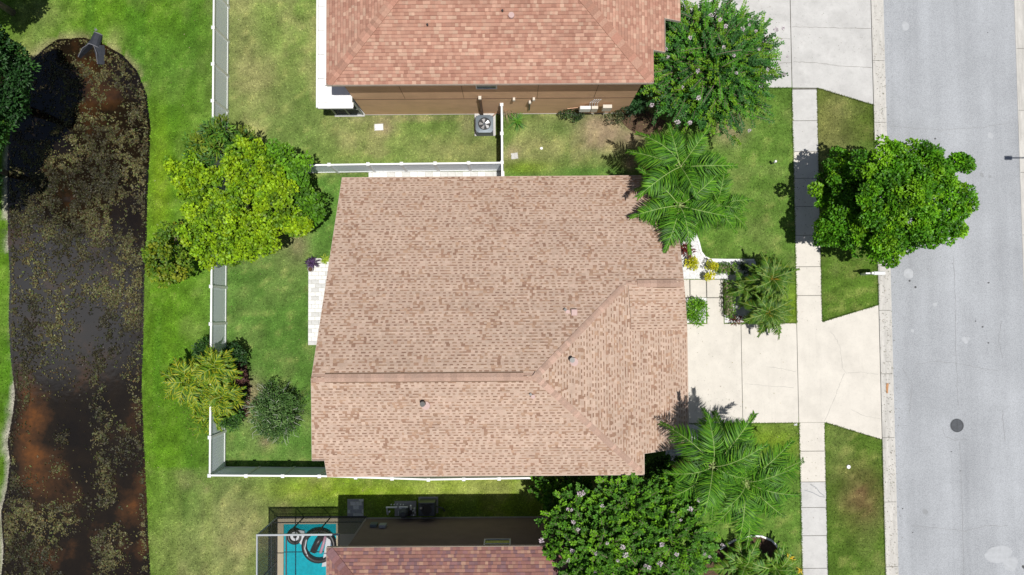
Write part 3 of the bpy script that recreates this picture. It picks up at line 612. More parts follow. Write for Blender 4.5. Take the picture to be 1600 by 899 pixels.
# fascia / drip edges
def edge_strip(parent, pts, zf, th=.2, name='fascia', m='fascia', out=.012):
    for (a, b) in zip(pts, pts[1:]):
        d = Vector((b[0]-a[0], b[1]-a[1])); l = d.length; d /= l; nn = Vector((d.y, -d.x))*out; mb = MB()
        A = (a[0]+nn.x, a[1]+nn.y); Bp = (b[0]+nn.x, b[1]+nn.y); za, zb = zf(*a)+.012, zf(*b)+.012
        mb.v = [(*a, za), (*b, zb), (*Bp, zb), (*A, za), (*a, za-th), (*b, zb-th), (*Bp, zb-th), (*A, za-th)]
        mb.f = [(0, 1, 2, 3), (7, 6, 5, 4), (3, 2, 6, 7), (0, 3, 7, 4), (1, 5, 6, 2), (0, 4, 5, 1)]
        mb.build(name, m, parent)
edge_strip(house, [(7.12, 6.6), (-8.25, 6.6), (-8.25, RYY)][::-1], zN); edge_strip(house, [(-8.25, RYY), (-8.8, -6.46), (-8.25, -6.46), (-8.25, -7.28), SE_], zS)
edge_strip(house, [(8.13, -6.3), (8.13, -.9)], zE); edge_strip(house, [(SE_[0], -7.28), (SE_[0]+.02, -6.35), (8.13, -6.3)], zE); edge_strip(house, [(7.72, 3.27), (7.08, 3.27), (7.12, 6.6)][::1], zN, out=.012)
edge_strip(house, [(7.62, 1.2), (7.72, 3.27)], zN); edge_strip(house, [(8.13, -.9), (7.62, 1.2)], zP)
# walls
def roofz(x, y):
    z = min(zN(x, y), zS(x, y)); return min(z, zE(x, y)) if (x > XE and not (y > 1.2 - .01)) else z
def wall_run(parent, pts, zf, m, th=.2, name='wall', sub=6):
    for (a, b) in zip(pts, pts[1:]):
        mb = MB(); n = max(2, int(math.hypot(b[0]-a[0], b[1]-a[1])/1.0)); V = []
        for i in range(n+1):
            t = i/n; x = a[0]+(b[0]-a[0])*t; y = a[1]+(b[1]-a[1])*t; V.append((x, y, -.1)); V.append((x, y, zf(x, y)-.14))
        mb.v = V; mb.f = [(2*i, 2*i+2, 2*i+3, 2*i+1) for i in range(n)]; mb.build(name, m, parent)
wp = [(-7.9, -6.93), (5.45, -6.93), (5.45, -5.98), (7.8, -5.98), (7.8, -.9), (7.2, -.9), (7.2, 3.0), (6.75, 3.0), (6.75, 6.25), (-7.9, 6.25), (-7.9, RYY), (-7.9, -6.93)]
wall_run(house, wp, roofz, 'stucco_cream')
def window(parent, axis, c, u, z0, z1, w_, out, fm='white_metal'):
    """axis 'x': wall faces ±x at x=c; 'y': faces ±y"""
    f = MB(); e = .06
    def bx(mb, u0, u1, a, b, d0, d1):
        lo, hi = sorted((c+out*d0, c+out*d1))
        mb.box(lo, hi, u0, u1, a, b) if axis == 'x' else mb.box(u0, u1, lo, hi, a, b)
    bx(f, u-w_/2, u+w_/2, z0, z0+e, 0, .05); bx(f, u-w_/2, u+w_/2, z1-e, z1, 0, .05); bx(f, u-w_/2, u-w_/2+e, z0+e, z1-e, 0, .05); bx(f, u+w_/2-e, u+w_/2, z0+e, z1-e, 0, .05)
    bx(f, u-w_/2+e, u+w_/2-e, (z0+z1)/2-.02, (z0+z1)/2+.02, 0, .045)
    fo = f.build('window', fm, parent); g_ = MB(); bx(g_, u-w_/2+e, u+w_/2-e, z0+e, z1-e, .005, .02); g_.build('pane', 'glass', fo)
    return fo
for y in (-5.2, -.2, 2.6): window(house, 'x', -7.9, y, 1, 2.2, 1.2, -1)
for x in (-5, -1, 3): window(house, 'y', 6.25, x, 1.1, 2.2, 1., 1); window(house, 'y', -6.93, x, 3.7, 4.7, 1., -1)
window(house, 'x', 6.75, 4.6, .9, 2.2, 1.5, 1)
gd = MB(); 
for k in range(4): gd.box(7.8, 7.84, -5.6, -1.2, .03+k*.58, .03+k*.58+.56)
gd.build('garage_door', 'garage_white', house); fd = B('front_door', 'door_brown', house, 7.2, 7.24, .6-.5, .6+.5, .03, 2.15); B('handle', 'grey_frame', fd, 7.24, 7.28, .95, 1.0, 1.0, 1.15)
# roof penetrations
def on_roof(px, py, zf):
    z = 6.
    for _ in range(20): x, y = G(px, py, z); z = zf(x, y)
    return x, y, z
def pipe_vent(px, py, zf, r, h, label=None):
    x, y, z = on_roof(px, py, zf); f = MB(); f.disc(x+.1, y-.1, z+.1, r*1.6, 12, .16); v = f.build('vent_flashing', 'vent_pink', house)
    q = MB().tube([(x, y, z-.1), (x, y, z+h)], r, 12); q.build('vent_pipe', 'black_rubber', house)
pipe_vent(893, 562, zE, .11, .4); pipe_vent(662, 630, zS, .11, .4); pipe_vent(829, 616, zS, .055, .14); pipe_vent(883, 484, zN, .06, .16)
x, y, z = on_roof(897, 488, zN); B('box_vent', 'vent_pink', house, x-.13, x+.13, y-.15, y+.13, z-.1, z+.14, bev=.02)

# ================= NEIGHBOUR HOUSES =================
def neighbour(label, ye, eh, xw, xe, depth, sgn, wallm, pal, walls, sl=.42, seed=20, ext=True):
    h = thing('house', label, 'house', (0, 0, 0))
    yf = ye; yb = ye+sgn*depth; half = depth/2; ym = ye+sgn*half; rz = eh+sl*half
    zf1 = lambda x, y: eh+sl*(y-ye)*sgn; zf2 = lambda x, y: eh+sl*(yb-y)*sgn; zw = lambda x, y: eh+sl*(x-xw); ze = lambda x, y: eh+sl*(xe-x)
    A, Bc, Cc, Dc = (xw, yf), (xe, yf), (xe, yb), (xw, yb); R1 = (xw+half, ym); R2 = (xe-half, ym)
    if R2[0] < R1[0]: mm = (R1[0]+R2[0])/2; R1 = (mm-.01, ym); R2 = (mm+.01, ym)
    pe = [Bc]+([(xe, ye+1.5), (xe+.6, ye+1.5), (xe+.6, ye+3.05), (xe+1.4, ye+3.05), (xe+1.4, yb), (xe, yb)] if ext else [Cc])+[R2]
    for poly, zf, dn, sd_ in (([A, Bc, R2, R1], zf1, (0, -sgn), 1), ([A, R1, Dc], zw, (-1, 0), 2), (pe, ze, (1, 0), 3), ([Dc, R1, R2, Cc], zf2, (0, sgn), 4)):
        deck_slab(poly, zf, h)
        if sd_ < 4: 
            if sgn > 0: clipy = 16.5; pc = poly
            pc = []
            lim = (16.2 if sgn > 0 else -15.6)       # beyond here the same shingles go on a coarser step
            shingles(h, poly, dn, zf, pal, expo=.15, slope=sl, seed=seed+sd_)
        else: shingles(h, poly, dn, zf, pal, expo=.33, slope=sl, seed=seed+sd_)
    pc5 = [pal[0]*.9, pal[1], pal[2]*.9, pal[3], pal[4]]
    for c_, r_ in ((A, R1), (Bc, R2)): hipcaps(h, (c_[0], c_[1], eh+.03), (r_[0], r_[1], rz+.03), sl, pc5, step=.2, wd=.2)
    caps(h, (R1[0], ym, rz+.02), (R2[0], ym, rz+.02), sl, sl, (0, 1), pc5, step=.2)
    edge_strip(h, [A, Bc] if sgn > 0 else [Bc, A], zf1, th=.18); edge_strip(h, [Dc, A] if sgn > 0 else [A, Dc], zw, th=.18)
    if ext: 
        q = pe[:5]; edge_strip(h, q, ze, th=.18)
    x0, x1, y0, y1 = walls
    B('wall', wallm, h, x0, x1, min(y0, y1), max(y0, y1), -.1, eh-.05)
    # soffit
    B('soffit', 'soffit', h, xw+.03, xe-.03, min(yf+.02*sgn, yb), max(yf+.02*sgn, yb), eh-.16, eh-.13)
    return h
nh = neighbour('two storey tan house with salmon shingle roof at the top', 10.2, 5.74, -8.25, 6.42, 13.7, 1, 'stucco_tan', PAL_N, (-7.72, 6.1, 10.52, 23.7), seed=20)
sh = neighbour('brown house with dark reddish shingle roof at the bottom', -10.42, 5.3, -8.31, 6.4, 13.7, -1, 'stucco_brown', PAL_S, (-7.62, 6.1, -10.72, -23.8), sl=.42, seed=40, ext=False)
B('wall', 'stucco_tan', nh, 6.1, 7.1, 13.7, 23, -.1, 4.9)
MB().box(-7.74, 6.12, 10.5, 10.525, 2.66, 2.7).build('wall_seam', 'seam', nh)
for x in (-5.2, -2.3, 1.3, 4.1): B('wall_seam', 'seam', nh, x, x+.015, 10.508, 10.53, 2.7, 5.4)
B('foundation', 'foundation', nh, -7.76, 6.14, 10.49, 10.53, -.1, .05); B('foundation', 'foundation', sh, -7.66, 6.14, -10.74, -10.68, -.1, .12)
window(nh, 'y', 10.52, -1.12, 4.2, 5.05, 1.0, -1)
window(sh, 'y', -10.72, G(775, 842, 4.2)[0]+.05, 3.5, 4.75, 1.25, 1)
B('gutter', 'white_metal', nh, -8.33, -8.262, 10.2, 24, 5.6, 5.72)
# items on the north house wall (children of the house)
def wall_lamp(px, py, z=2.8):
    x, y = G(px, py, z); mb = MB(); mb.box(x-.06, x+.06, 10.35, 10.5, z-.1, z+.08, bev=.02); mb.build('wall_lamp', 'beige_plastic', nh)
wall_lamp(803, 148); wall_lamp(834, 147); wall_lamp(828, 156, 2.3)
x, _ = G(828, 156, 2.3); B('downpipe', 'dark_metal', nh, x-.03, x+.03, 10.43, 10.5, .9, 2.2)
x, _ = G(750, 148, 2.9); MB().box(x-.06, x+.06, 10.36, 10.5, .35, 3.0, bev=.02).build('line_cover', 'seam', nh); B('cover_cap', 'beige_plastic', nh, x-.07, x+.07, 10.34, 10.5, 2.98, 3.12)
x0, _ = G(915, 163, 1.6); mbx = MB(); MB().box(x0-.3, x0+.25, 10.23, 10.4, 1.2, 1.75, bev=.03).build('meter_box', 'white_metal', nh)
B('meter_box', 'beige_plastic', nh, x0+.3, x0+.62, 10.25, 10.4, 1.1, 1.7); B('meter_box', 'beige_plastic', nh, x0+.85, x0+1.3, 10.23, 10.4, 1.3, 1.9)
for i in range(4): MB().tube([(x0+.2+i*.12, 10.4, 1.7), (x0+.15+i*.12, 10.38, 2.3), (x0+.35+i*.1, 10.45, 2.6)], .02, 5).build('conduit', 'pipe_white', nh)
for xx in (x0-.15, x0+.5, x0+1.05): MB().tube([(xx, 10.4, 1.2), (xx+.05, 10.4, .1)], .025, 5).build('conduit', 'pipe_white', nh)
MB().tube([(x0-.3, 10.45, 1.3), (x0-.9, 10.4, 1.25)], .02, 5).build('conduit', 'copper', nh)
# roof vents on the north roof
for px, py, r, hh in ((799, 25, .13, .1), (785, 18, .045, .12), (668, 40, .045, .12)):
    x, y, z = on_roof(px, py, lambda x, y: 5.74+.42*(y-10.2)); MB().disc(x, y, z+hh, r, 12, hh+.1).build('roof_vent', 'vent_pink' if r > .1 else 'black_rubber', nh)
# lanai of the north house: white pan roof on grey framed screens
ln = thing('lanai', 'white panel roofed screened lanai at the left end of the salmon roofed house', 'lanai', (-8.6, 10.1, 0))
def LB(name, m, par, x0, x1, y0, y1, z0, z1, **k): return MB().box(x0+8.6, x1+8.6, y0-10.1, y1-10.1, z0, z1, **k).build(name, m, par)
yy = 10.3
while yy < 24:
    LB('roof_panel', 'white_metal', ln, -9.42, -7.76, yy, min(yy+1.18, 24), 2.84, 2.9); yy += 1.2
LB('roof_panel', 'white_metal', ln, -9.42, -7.7, 10.06, 10.29, 2.84, 2.9)
LB('gutter', 'white_metal', ln, -9.52, -9.43, 10.04, 24, 2.78, 2.93); LB('gutter', 'white_metal', ln, -9.42, -7.72, 10.0, 10.055, 2.8, 2.915)
for x in (-9.25, -8.55, -7.85): LB('post', 'grey_frame', ln, x-.04, x+.04, 10.48, 10.56, 0, 2.83)
for z in (.1, 1.0, 2.0): LB('rail', 'grey_frame', ln, -9.21, -7.89, 10.5, 10.545, z, z+.05)
for y in (12, 14, 16, 18, 20, 22, 23.8): LB('post', 'grey_frame', ln, -9.29, -9.21, y-.04, y+.04, 0, 2.83)
LB('screen', 'insect_screen', ln, -9.21, -7.8, 10.52, 10.521, .1, 2.8); LB('screen', 'insect_screen', ln, -9.251, -9.25, 10.56, 23.8, .1, 2.8)
LB('floor_slab', 'concrete_grey', ln, -9.35, -7.76, 10.42, 24, -.05, .06)

# ================= POOL CAGE (south) =================
pc = thing('pool_cage', 'grey framed black screen enclosure over the pool', 'screen enclosure', (-10, -10.63, 0))
def PB(name, m, par, x0, x1, y0, y1, z0, z1): return MB().box(x0+10, x1+10, y0+10.63, y1+10.63, z0, z1).build(name, m, par)
CW, CN, CH = -12.3, -10.63, 2.8
for y in (CN, -12.9, -15.2, -17.5, -19.8):
    PB('post', 'grey_frame' if y == CN else 'black_screen_frame', pc, CW-.03, CW+.03, y-.03, y+.03, 0, CH); 
for x in (-10.9, -9.5): PB('post', 'black_screen_frame', pc, x-.025, x+.025, CN-.025, CN+.025, 0, CH)
PB('beam', 'grey_frame', pc, CW-.04, -8.35, CN-.04, CN+.04, CH, CH+.09); PB('beam', 'grey_frame', pc, CW-.03, CW+.03, -20, CN-.045, CH, CH+.09)
PB('sill_rail', 'black_screen_frame', pc, CW-.03, -7.65, CN-.03, CN+.04, .02, .1); PB('sill_rail', 'black_screen_frame', pc, CW-.03, CW+.03, -20, CN-.035, .02, .1)
PB('kick_rail', 'black_screen_frame', pc, CW+.035, -7.7, CN-.02, CN+.02, .9, .95); PB('kick_rail', 'black_screen_frame', pc, CW-.02, CW+.02, -20, CN-.035, .9, .95)
for y in (-12.9, -15.2, -17.5): PB('beam', 'black_screen_frame', pc, CW+.045, -8.35, y-.02, y+.02, CH, CH+.05)
PB('beam', 'black_screen_frame', pc, -10.93, -10.88, -20, CN-.05, CH+.01, CH+.06)
PB('screen', 'insect_screen', pc, CW, CW+.001, -20, CN, .1, CH); PB('screen', 'insect_screen', pc, CW, -7.65, CN, CN+.001, .1, CH); PB('screen', 'insect_screen', pc, CW+.05, -8.35, -20, CN-.05, CH+.045, CH+.046)
pl = thing('swimming_pool', 'turquoise swimming pool with tan deck inside the screen enclosure', 'pool', (-10.4, -13, 0))
def QB(name, m, x0, x1, y0, y1, z0, z1): return MB().box(x0+10.4, x1+10.4, y0+13, y1+13, z0, z1).build(name, m, pl)
px0 = G(444, 860)[0]; px1 = G(526, 860)[0]; pyN = G(480, 818)[1]
QB('deck', 'deck', CW+.05, px0, -20, CN-.05, -.3, .12); QB('deck', 'deck', px1, -7.65, -20, CN-.05, -.3, .12); QB('deck', 'deck', px0, px1, pyN, CN-.05, -.3, .12)
QB('water', 'pool_water', px0, px1, -20, pyN, -.3, .03)
def ring(label, px, py, r, tr, m, inner=None, mi=None, tilt=0):
    cx, cy = G(px, py, .05); t = thing('pool_float', label, 'pool float', (cx, cy, .03)); P = [(r*math.cos(a), r*math.sin(a), tr*.6) for a in [2*math.pi*i/28 for i in range(28)]]
    MB().tube(P, tr, 10, closed=True).build('tube', m, t, smooth=True)
    return t
t = ring('small black swim ring with white seat floating by the pool corner', 461, 838, .33, .1, 'black_rubber'); MB().disc(0, 0, .06, .24, 16, .05).build('seat', 'float_white', t); MB().disc(.02, 0, .1, .1, 12, .04).build('cup_holder', 'black_rubber', t)
MB().prism([(.1, .35), (.5, .3), (.62, -.15), (.35, -.4), (.2, -.2), (.32, .05)], .02, .14).build('backrest', 'float_white', t)
t = ring('large round black lounge float with open centre in the pool', 499, 852, .78, .14, 'black_rubber'); MB().tube([(-.3, -.3, .1), (-.05, .2, .14), (.15, .5, .1)], .17, 8).build('cushion', 'black_rubber', t, smooth=True); MB().tube([(.1, -.35, .16), (.25, .1, .18), (.35, .5, .14)], .08, 8).build('armrest', 'float_pink', t, smooth=True); MB().tube([(-.55, -.5, .2), (-.7, -.1, .22), (-.62, .35, .2)], .03, 6).build('stripe', 'float_white', t)
cx, cy = G(511, 862, .1); t = thing('pool_float', 'white and blue inflatable mat beside the black lounge float', 'pool float', (cx, cy, .03)); MB().prism([(-.25, -.75), (.1, -.7), (.22, .6), (.0, .75)], 0, .16).build('mat', 'float_white', t); MB().prism([(.12, -.6), (.45, -.4), (.4, .5), (.24, .55)], 0, .12).build('side', 'float_blue', t)
# dark paver pad by the south house
def paver_field(name, label, x0, x1, y0, y1, w_, d_, m, zt=.03, poly=None, filler='paver_sand', jit=.0, limit=300, mat2=None):
    r = root_structure(name, label); B('sand_joint', filler, r, x0, x1, y0, y1, -.06, zt-.012)
    me = {}
    k = 0; y = y0; row = 0
    while y < y1-.02:
        x = x0-(w_/2 if row % 2 else 0)
        while x < x1-.02:
            a, b = max(x, x0), min(x+w_, x1); c, e = y, min(y+d_, y1)
            if b-a > .04:
                mm = mat2 if (mat2 and random.random() < .35) else m; key = (round(b-a, 3), round(e-c, 3), mm)
                if key not in me:
                    o = MB().box(-(b-a)/2+.008, (b-a)/2-.008, -(e-c)/2+.008, (e-c)/2-.008, -.05, 0, bev=.008).build('paver', mm, r); me[key] = o.data
                else: o = bpy.data.objects.new('paver', me[key]); COL.objects.link(o); o.parent = r
                o.location = ((a+b)/2, (c+e)/2, zt+U(-.003, .003)); o.rotation_euler = (U(-.01, .01), U(-.01, .01), U(-.01, .01)); k += 1
            x += w_
        y += d_; row += 1
    return r
x0, y1 = G(543, 780); x1, y0 = G(568, 808)
paver_field('paver_pad', 'small dark paver pad in the shade by the screen enclosure', x0, x1, y0, y1, .3, .2, 'paver_dark', mat2='paver')
x0, y1 = G(482, 404); x1, y0 = G(540, 539)
x1 = -7.92
paver_field('patio', 'white paver patio strip behind the house', x0, x1, y0, y1, .36, .215, 'paver_white', mat2='paver')
x0, y1 = G(576, 266)
paver_field('side_path', 'white paver path between the fence and the house', G(576, 270)[0], -.35, 6.27, 7.44, .4, .3, 'paver_white', mat2='paver')

# ================= FENCES =================
def fence(label, pts, group='white vinyl fences', first=True, last=True, bay=1.83, H=1.83):
    x0, y0 = pts[0]; f = thing('vinyl_fence', label, 'fence', (x0, y0, 0), group); pm = {}
    P = []
    for (a, b) in zip(pts, pts[1:]):
        L = math.hypot(b[0]-a[0], b[1]-a[1]); n = max(1, round(L/bay))
        for i in range(n): P.append((a[0]+(b[0]-a[0])*i/n, a[1]+(b[1]-a[1])*i/n))
    P.append(pts[-1])
    for i, p in enumerate(P):
        if (i == 0 and not first) or (i == len(P)-1 and not last): continue
        if 'p' not in pm:
            po = MB().box(-.064, .064, -.064, .064, -.05, H+.04).build('post', 'vinyl', f); c = MB(); c.v = [(-.085, -.085, H+.04), (.085, -.085, H+.04), (.085, .085, H+.04), (-.085, .085, H+.04), (-.085, -.085, H+.07), (.085, -.085, H+.07), (.085, .085, H+.07), (-.085, .085, H+.07), (0, 0, H+.12)]
            c.f = [(3, 2, 1, 0)]+[(k, (k+1) % 4, 4+(k+1) % 4, 4+k) for k in range(4)]+[(4+k, 4+(k+1) % 4, 8) for k in range(4)]
            co = c.build('post_cap', 'vinyl', po); pm['p'] = po.data; pm['c'] = co.data
        else:
            po = bpy.data.objects.new('post', pm['p']); COL.objects.link(po); po.parent = f; co = bpy.data.objects.new('post_cap', pm['c']); COL.objects.link(co); co.parent = po
        po.location = (p[0]-x0, p[1]-y0, 0)
    for a, b in zip(P, P[1:]):
        L = math.hypot(b[0]-a[0], b[1]-a[1]); an = math.atan2(b[1]-a[1], b[0]-a[0]); key = round(L, 2)
        if key not in pm:
            r1 = MB().box(.066, L-.066, -.04, .04, H-.1, H+.01).build('top_rail', 'vinyl', f); r2 = MB().box(.066, L-.066, -.04, .04, .05, .19).build('bottom_rail', 'vinyl', f)
            mb = MB(); nb = 12; ww = (L-.14)/nb
            for k in range(nb): mb.box(.07+k*ww+.003, .07+(k+1)*ww-.003, -.02, .02, .19, H-.1)
            mb.box(.07, L-.07, -.012, .012, .19, H-.1); pn = mb.build('panel', 'vinyl_panel', f); pm[key] = (r1.data, r2.data, pn.data); objs = (r1, r2, pn)
        else:
            objs = []
            for nm, me in zip(('top_rail', 'bottom_rail', 'panel'), pm[key]): o = bpy.data.objects.new(nm, me); COL.objects.link(o); o.parent = f; objs.append(o)
        for o in objs: o.location = (a[0]-x0, a[1]-y0, 0); o.rotation_euler = (0, 0, an)
    return f
XF = -15.05
fence('long white vinyl fence between the pond lawn and the back yards', [(XF, -8.02), (XF, 22)])
fence('white vinyl fence between the back yard and the northern neighbour', [(XF+.01, 7.4), (-7.2, 7.47), (-.45, 7.5)], first=False)
fence('white vinyl fence along the yellow green strip south of the house', [(XF, -8.02), (-9.6, -8.09), (-4.2, -8.3), (1.05, -8.26)], first=False)
fence('short white fence running from the tan house past its air conditioner', [(-.45, 7.5), (-.45, 10.45)], first=False)
fence('short white fence return between the house and the northern fence', [(-.45, 7.5), (-.45, 6.35)], first=False, last=False)

# ================= FOLIAGE =================
def leaf_mesh(name, parent, C, Dr, N, Ln, Wd, cols, m='leaf', fold=.25, curve=0.):
    """C base points, Dr leaf axis, N leaf normal; each leaf is two folded triangles pairs"""
    C = np.asarray(C, float); n = len(C); Dr = Dr/np.linalg.norm(Dr, axis=1, keepdims=True)
    Sd = np.cross(Dr, N); Sd /= (np.linalg.norm(Sd, axis=1, keepdims=True)+1e-9); Nn = np.cross(Sd, Dr)
    Ln = np.broadcast_to(np.asarray(Ln, float), (n,))[:, None]; Wd = np.broadcast_to(np.asarray(Wd, float), (n,))[:, None]
    b = C; t = C+Dr*Ln-Nn*Ln*curve; l = C+Dr*Ln*.48+Sd*Wd*.5+Nn*Wd*fold; r = C+Dr*Ln*.48-Sd*Wd*.5+Nn*Wd*fold
    V = np.stack([b, l, t, r], 1).reshape(-1, 3); i = np.arange(n)[:, None]*4
    Fc = np.concatenate([i+np.array([[0, 2, 1]]), i+np.array([[0, 3, 2]])], 1).reshape(-1, 3)
    return np_mesh(name, V, Fc, m, parent, cols=np.repeat(cols, 2, axis=0))
def rnd_dirs(n, up=0.):
    v = RNG.normal(size=(n, 3)); v /= np.linalg.norm(v, axis=1, keepdims=True); v[:, 2] = v[:, 2]+up; return v/np.linalg.norm(v, axis=1, keepdims=True)
def crown(parent, clumps, nleaf, leafL, leafW, pal, up=.6, name='crown', shell=.55, colvar=.25, m='leaf', fold=.25, flat=.8):
    """clumps [(x,y,z,r)] local; leaves fill an outer shell of each clump"""
    C = []; Dd = []; Nn = []; cols = []; pal = np.array(pal)
    for (x, y, z, r) in clumps:
        k = max(8, int(nleaf*(r/.5)**2)); d = rnd_dirs(k, .35); rad = r*(shell+(1-shell)*RNG.random(k)**.6)
        bumpy = .8+.4*vnoise(d[:, 0]*2+x, d[:, 1]*2+y, .7, 3); p = np.array([x, y, z])+d*(rad*bumpy)[:, None]*np.array([1, 1, flat])
        ax = d+rnd_dirs(k)*.9; ax[:, 2] *= .6; nn = d*.5+np.array([0, 0, up])+rnd_dirs(k)*.45
        C.append(p); Dd.append(ax); Nn.append(nn); base = (pal[RNG.integers(len(pal))]*.7+pal[RNG.integers(len(pal), size=k)]*.3)*RNG.uniform(.8, 1.2)
        cols.append(base*(1+colvar*(RNG.random(k)[:, None]*2-1)))
    C = np.concatenate(C); n = len(C)
    return leaf_mesh(name, parent, C, np.concatenate(Dd), np.concatenate(Nn), leafL*RNG.uniform(.7, 1.25, n), leafW*RNG.uniform(.7, 1.25, n), np.clip(np.concatenate(cols), .001, 1), m, fold)
def limbs(parent, base, tips, r0, m='bark', fork=.35, name='limb'):
    bx, by, bz = 0, 0, 0; fz = base[2]
    MB().tube([(0, 0, -.1), (.03, .02, fz*.5), (base[0], base[1], fz)], [r0*1.25, r0, r0*.8], 8).build('trunk', m, parent, smooth=True)
    for (x, y, z) in tips:
        mx = base[0]+(x-base[0])*.45+U(-.15, .15); my = base[1]+(y-base[1])*.45+U(-.15, .15); mz = fz+(z-fz)*.6
        MB().tube([(base[0], base[1], fz-.1), (mx, my, mz), (x, y, z)], [r0*.5, r0*.3, r0*.08], 5).build(name, m, parent, smooth=True)
def tree(name, label, cat, px, py, z, rx, ry, rz_, ncl, clr, nleaf, LL, LW, pal, group=None, trunk=.12, fork=1.6, shellr=.75, seed=0, irregular=.25, lobes=None, extra_up=.6, base=None, **kw):
    """crown centre seen at photo point (px,py) at height z"""
    random.seed(seed); cx, cy = G(px, py, z); bx, by = base if base else (cx, cy)
    t = thing(name, label, cat, (bx, by, 0), group); ox, oy = cx-bx, cy-by; cl = []
    for i in range(ncl):
        while True:
            u = [U(-1, 1) for _ in range(3)]; l = math.sqrt(sum(v*v for v in u))
            if .1 < l < 1 and u[2] > -.55: break
        k = (shellr+(1-shellr)*random.random())/l; ir = 1+irregular*(vnoise(u[0]/l*1.3+seed, u[1]/l*1.3, .8, seed)-.5)*2
        cl.append((ox+u[0]*k*rx*ir, oy+u[1]*k*ry*ir, z+u[2]*k*rz_, U(*clr)))
    if lobes:
        cl = []
        for (lx, ly, lz, lr, ln_) in lobes:
            wx_, wy_ = G(lx, ly, lz); 
            for i in range(ln_):
                a = U(0, 6.283); q = math.sqrt(random.random()); el = math.sqrt(max(0, 1-q*q)); ir = 1+irregular*(vnoise(math.cos(a)*1.5+lx, math.sin(a)*1.5, .8, seed)-.5)*2
                zz = lz+el*lr*.65*U(.6, 1.05)-.25*lr if random.random() < .8 else lz-U(.1, .5)*lr
                cl.append((wx_-bx+q*lr*math.cos(a)*ir, wy_-by+q*lr*math.sin(a)*ir, zz, U(*clr)))
    crown(t, cl, nleaf, LL, LW, pal, up=extra_up, **kw)
    tips = random.sample(cl, min(len(cl), 14)); limbs(t, (ox*.3, oy*.3, fork), [(c[0], c[1], c[2]) for c in tips], trunk)
    return t
GREEN = [[.03, .125, .012], [.045, .16, .014], [.055, .19, .012], [.025, .1, .012]]
# street tree
tree('street_tree', 'bright green leafy street tree reaching over the road edge', 'tree', 1402, 318, 3.9, 3.1, 2.5, 1.9, 0, (.17, .36), 430, .16, .11, [[.07, .23, .008], [.12, .33, .008], [.2, .42, .012], [.04, .14, .008], [.06, .2, .008]], trunk=.13, seed=3, irregular=.5, base=G(1300, 345), extra_up=.15, shell=.7, lobes=[(1391, 262, 4.6, 1.15, 41), (1446, 265, 4.4, 1.0, 32), (1471, 300, 4.2, 1.05, 34), (1476, 350, 3.8, .9, 26), (1421, 345, 4.6, 1.2, 41), (1391, 370, 4.2, 1.1, 38), (1341, 340, 3.4, 1.3, 45), (1331, 290, 3.2, 1.25, 38), (1366, 310, 4.9, 1.1, 34), (1421, 300, 5.2, 1.0, 30), (1311, 360, 2.6, .9, 22), (1300, 300, 2.4, .7, 12), (1310, 255, 2.6, .5, 7), (1415, 240, 4.2, .6, 9), (1500, 260, 3.8, .5, 7), (1508, 325, 3.6, .45, 6), (1380, 390, 3.3, .8, 14)])
# yellow-green tree by the fence
YG = [[.22, .38, .008], [.17, .32, .01], [.1, .22, .01], [.3, .44, .01], [.07, .15, .01], [.25, .4, .01]]
tree('shade_tree', 'large yellow green round leaved tree leaning over the fence', 'tree', 375, 320, 3.6, 2.8, 2.8, 1.6, 0, (.13, .25), 300, .15, .13, YG, seed=11, base=G(412, 338), trunk=.15,
     lobes=[(297, 278, 3.3, 1.15, 59), (322, 345, 3.3, 1.35, 78), (350, 300, 3.9, 1.0, 50), (385, 262, 3.7, 1.25, 78), (428, 318, 3.9, 1.2, 73), (398, 378, 3.6, 1.05, 64), (365, 330, 4.1, .9, 36), (330, 390, 2.9, .85, 36), (455, 345, 3.4, .7, 32), (362, 392, 3.2, .7, 23), (310, 235, 3.0, .6, 16)], irregular=.5, shell=.5, colvar=.3, extra_up=.3)
tree('shade_tree', 'small yellow green tree on the pond side lawn beside the larger one', 'tree', 265, 395, 2.1, 1.1, 1.3, .9, 60, (.2, .32), 200, .15, .12, [[.15, .22, .01], [.09, .17, .01], [.24, .27, .015], [.06, .14, .012]], seed=12, base=G(290, 395), trunk=.06, fork=.7, irregular=.4)
tree('shade_tree', 'dark green tree crown between the yellow green tree and the northern fence', 'tree', 440, 270, 3.3, 1.3, 1.1, 1.0, 0, (.28, .45), 220, .16, .12, [[.08, .21, .012], [.13, .3, .012], [.045, .12, .01]], seed=13, base=G(452, 290), trunk=.09,
     lobes=[(430, 255, 3.2, .95, 18), (455, 300, 3.0, .85, 14), (478, 320, 2.7, .8, 14), (465, 265, 2.8, .6, 8)], irregular=.4)
tree('mango_tree', 'broad leaved tree with orange tinged new leaves at the top of the fence group', 'tree', 330, 225, 3.2, 1.0, .8, .7, 0, (.28, .42), 120, .3, .085, [[.05, .14, .02], [.08, .2, .015], [.16, .2, .02], [.03, .1, .02], [.14, .2, .012]], seed=14, base=G(370, 250), trunk=.07,
     lobes=[(320, 235, 3.1, .8, 14), (345, 215, 3.3, .75, 12), (368, 222, 2.8, .5, 7), (385, 225, 2.3, .3, 3)])
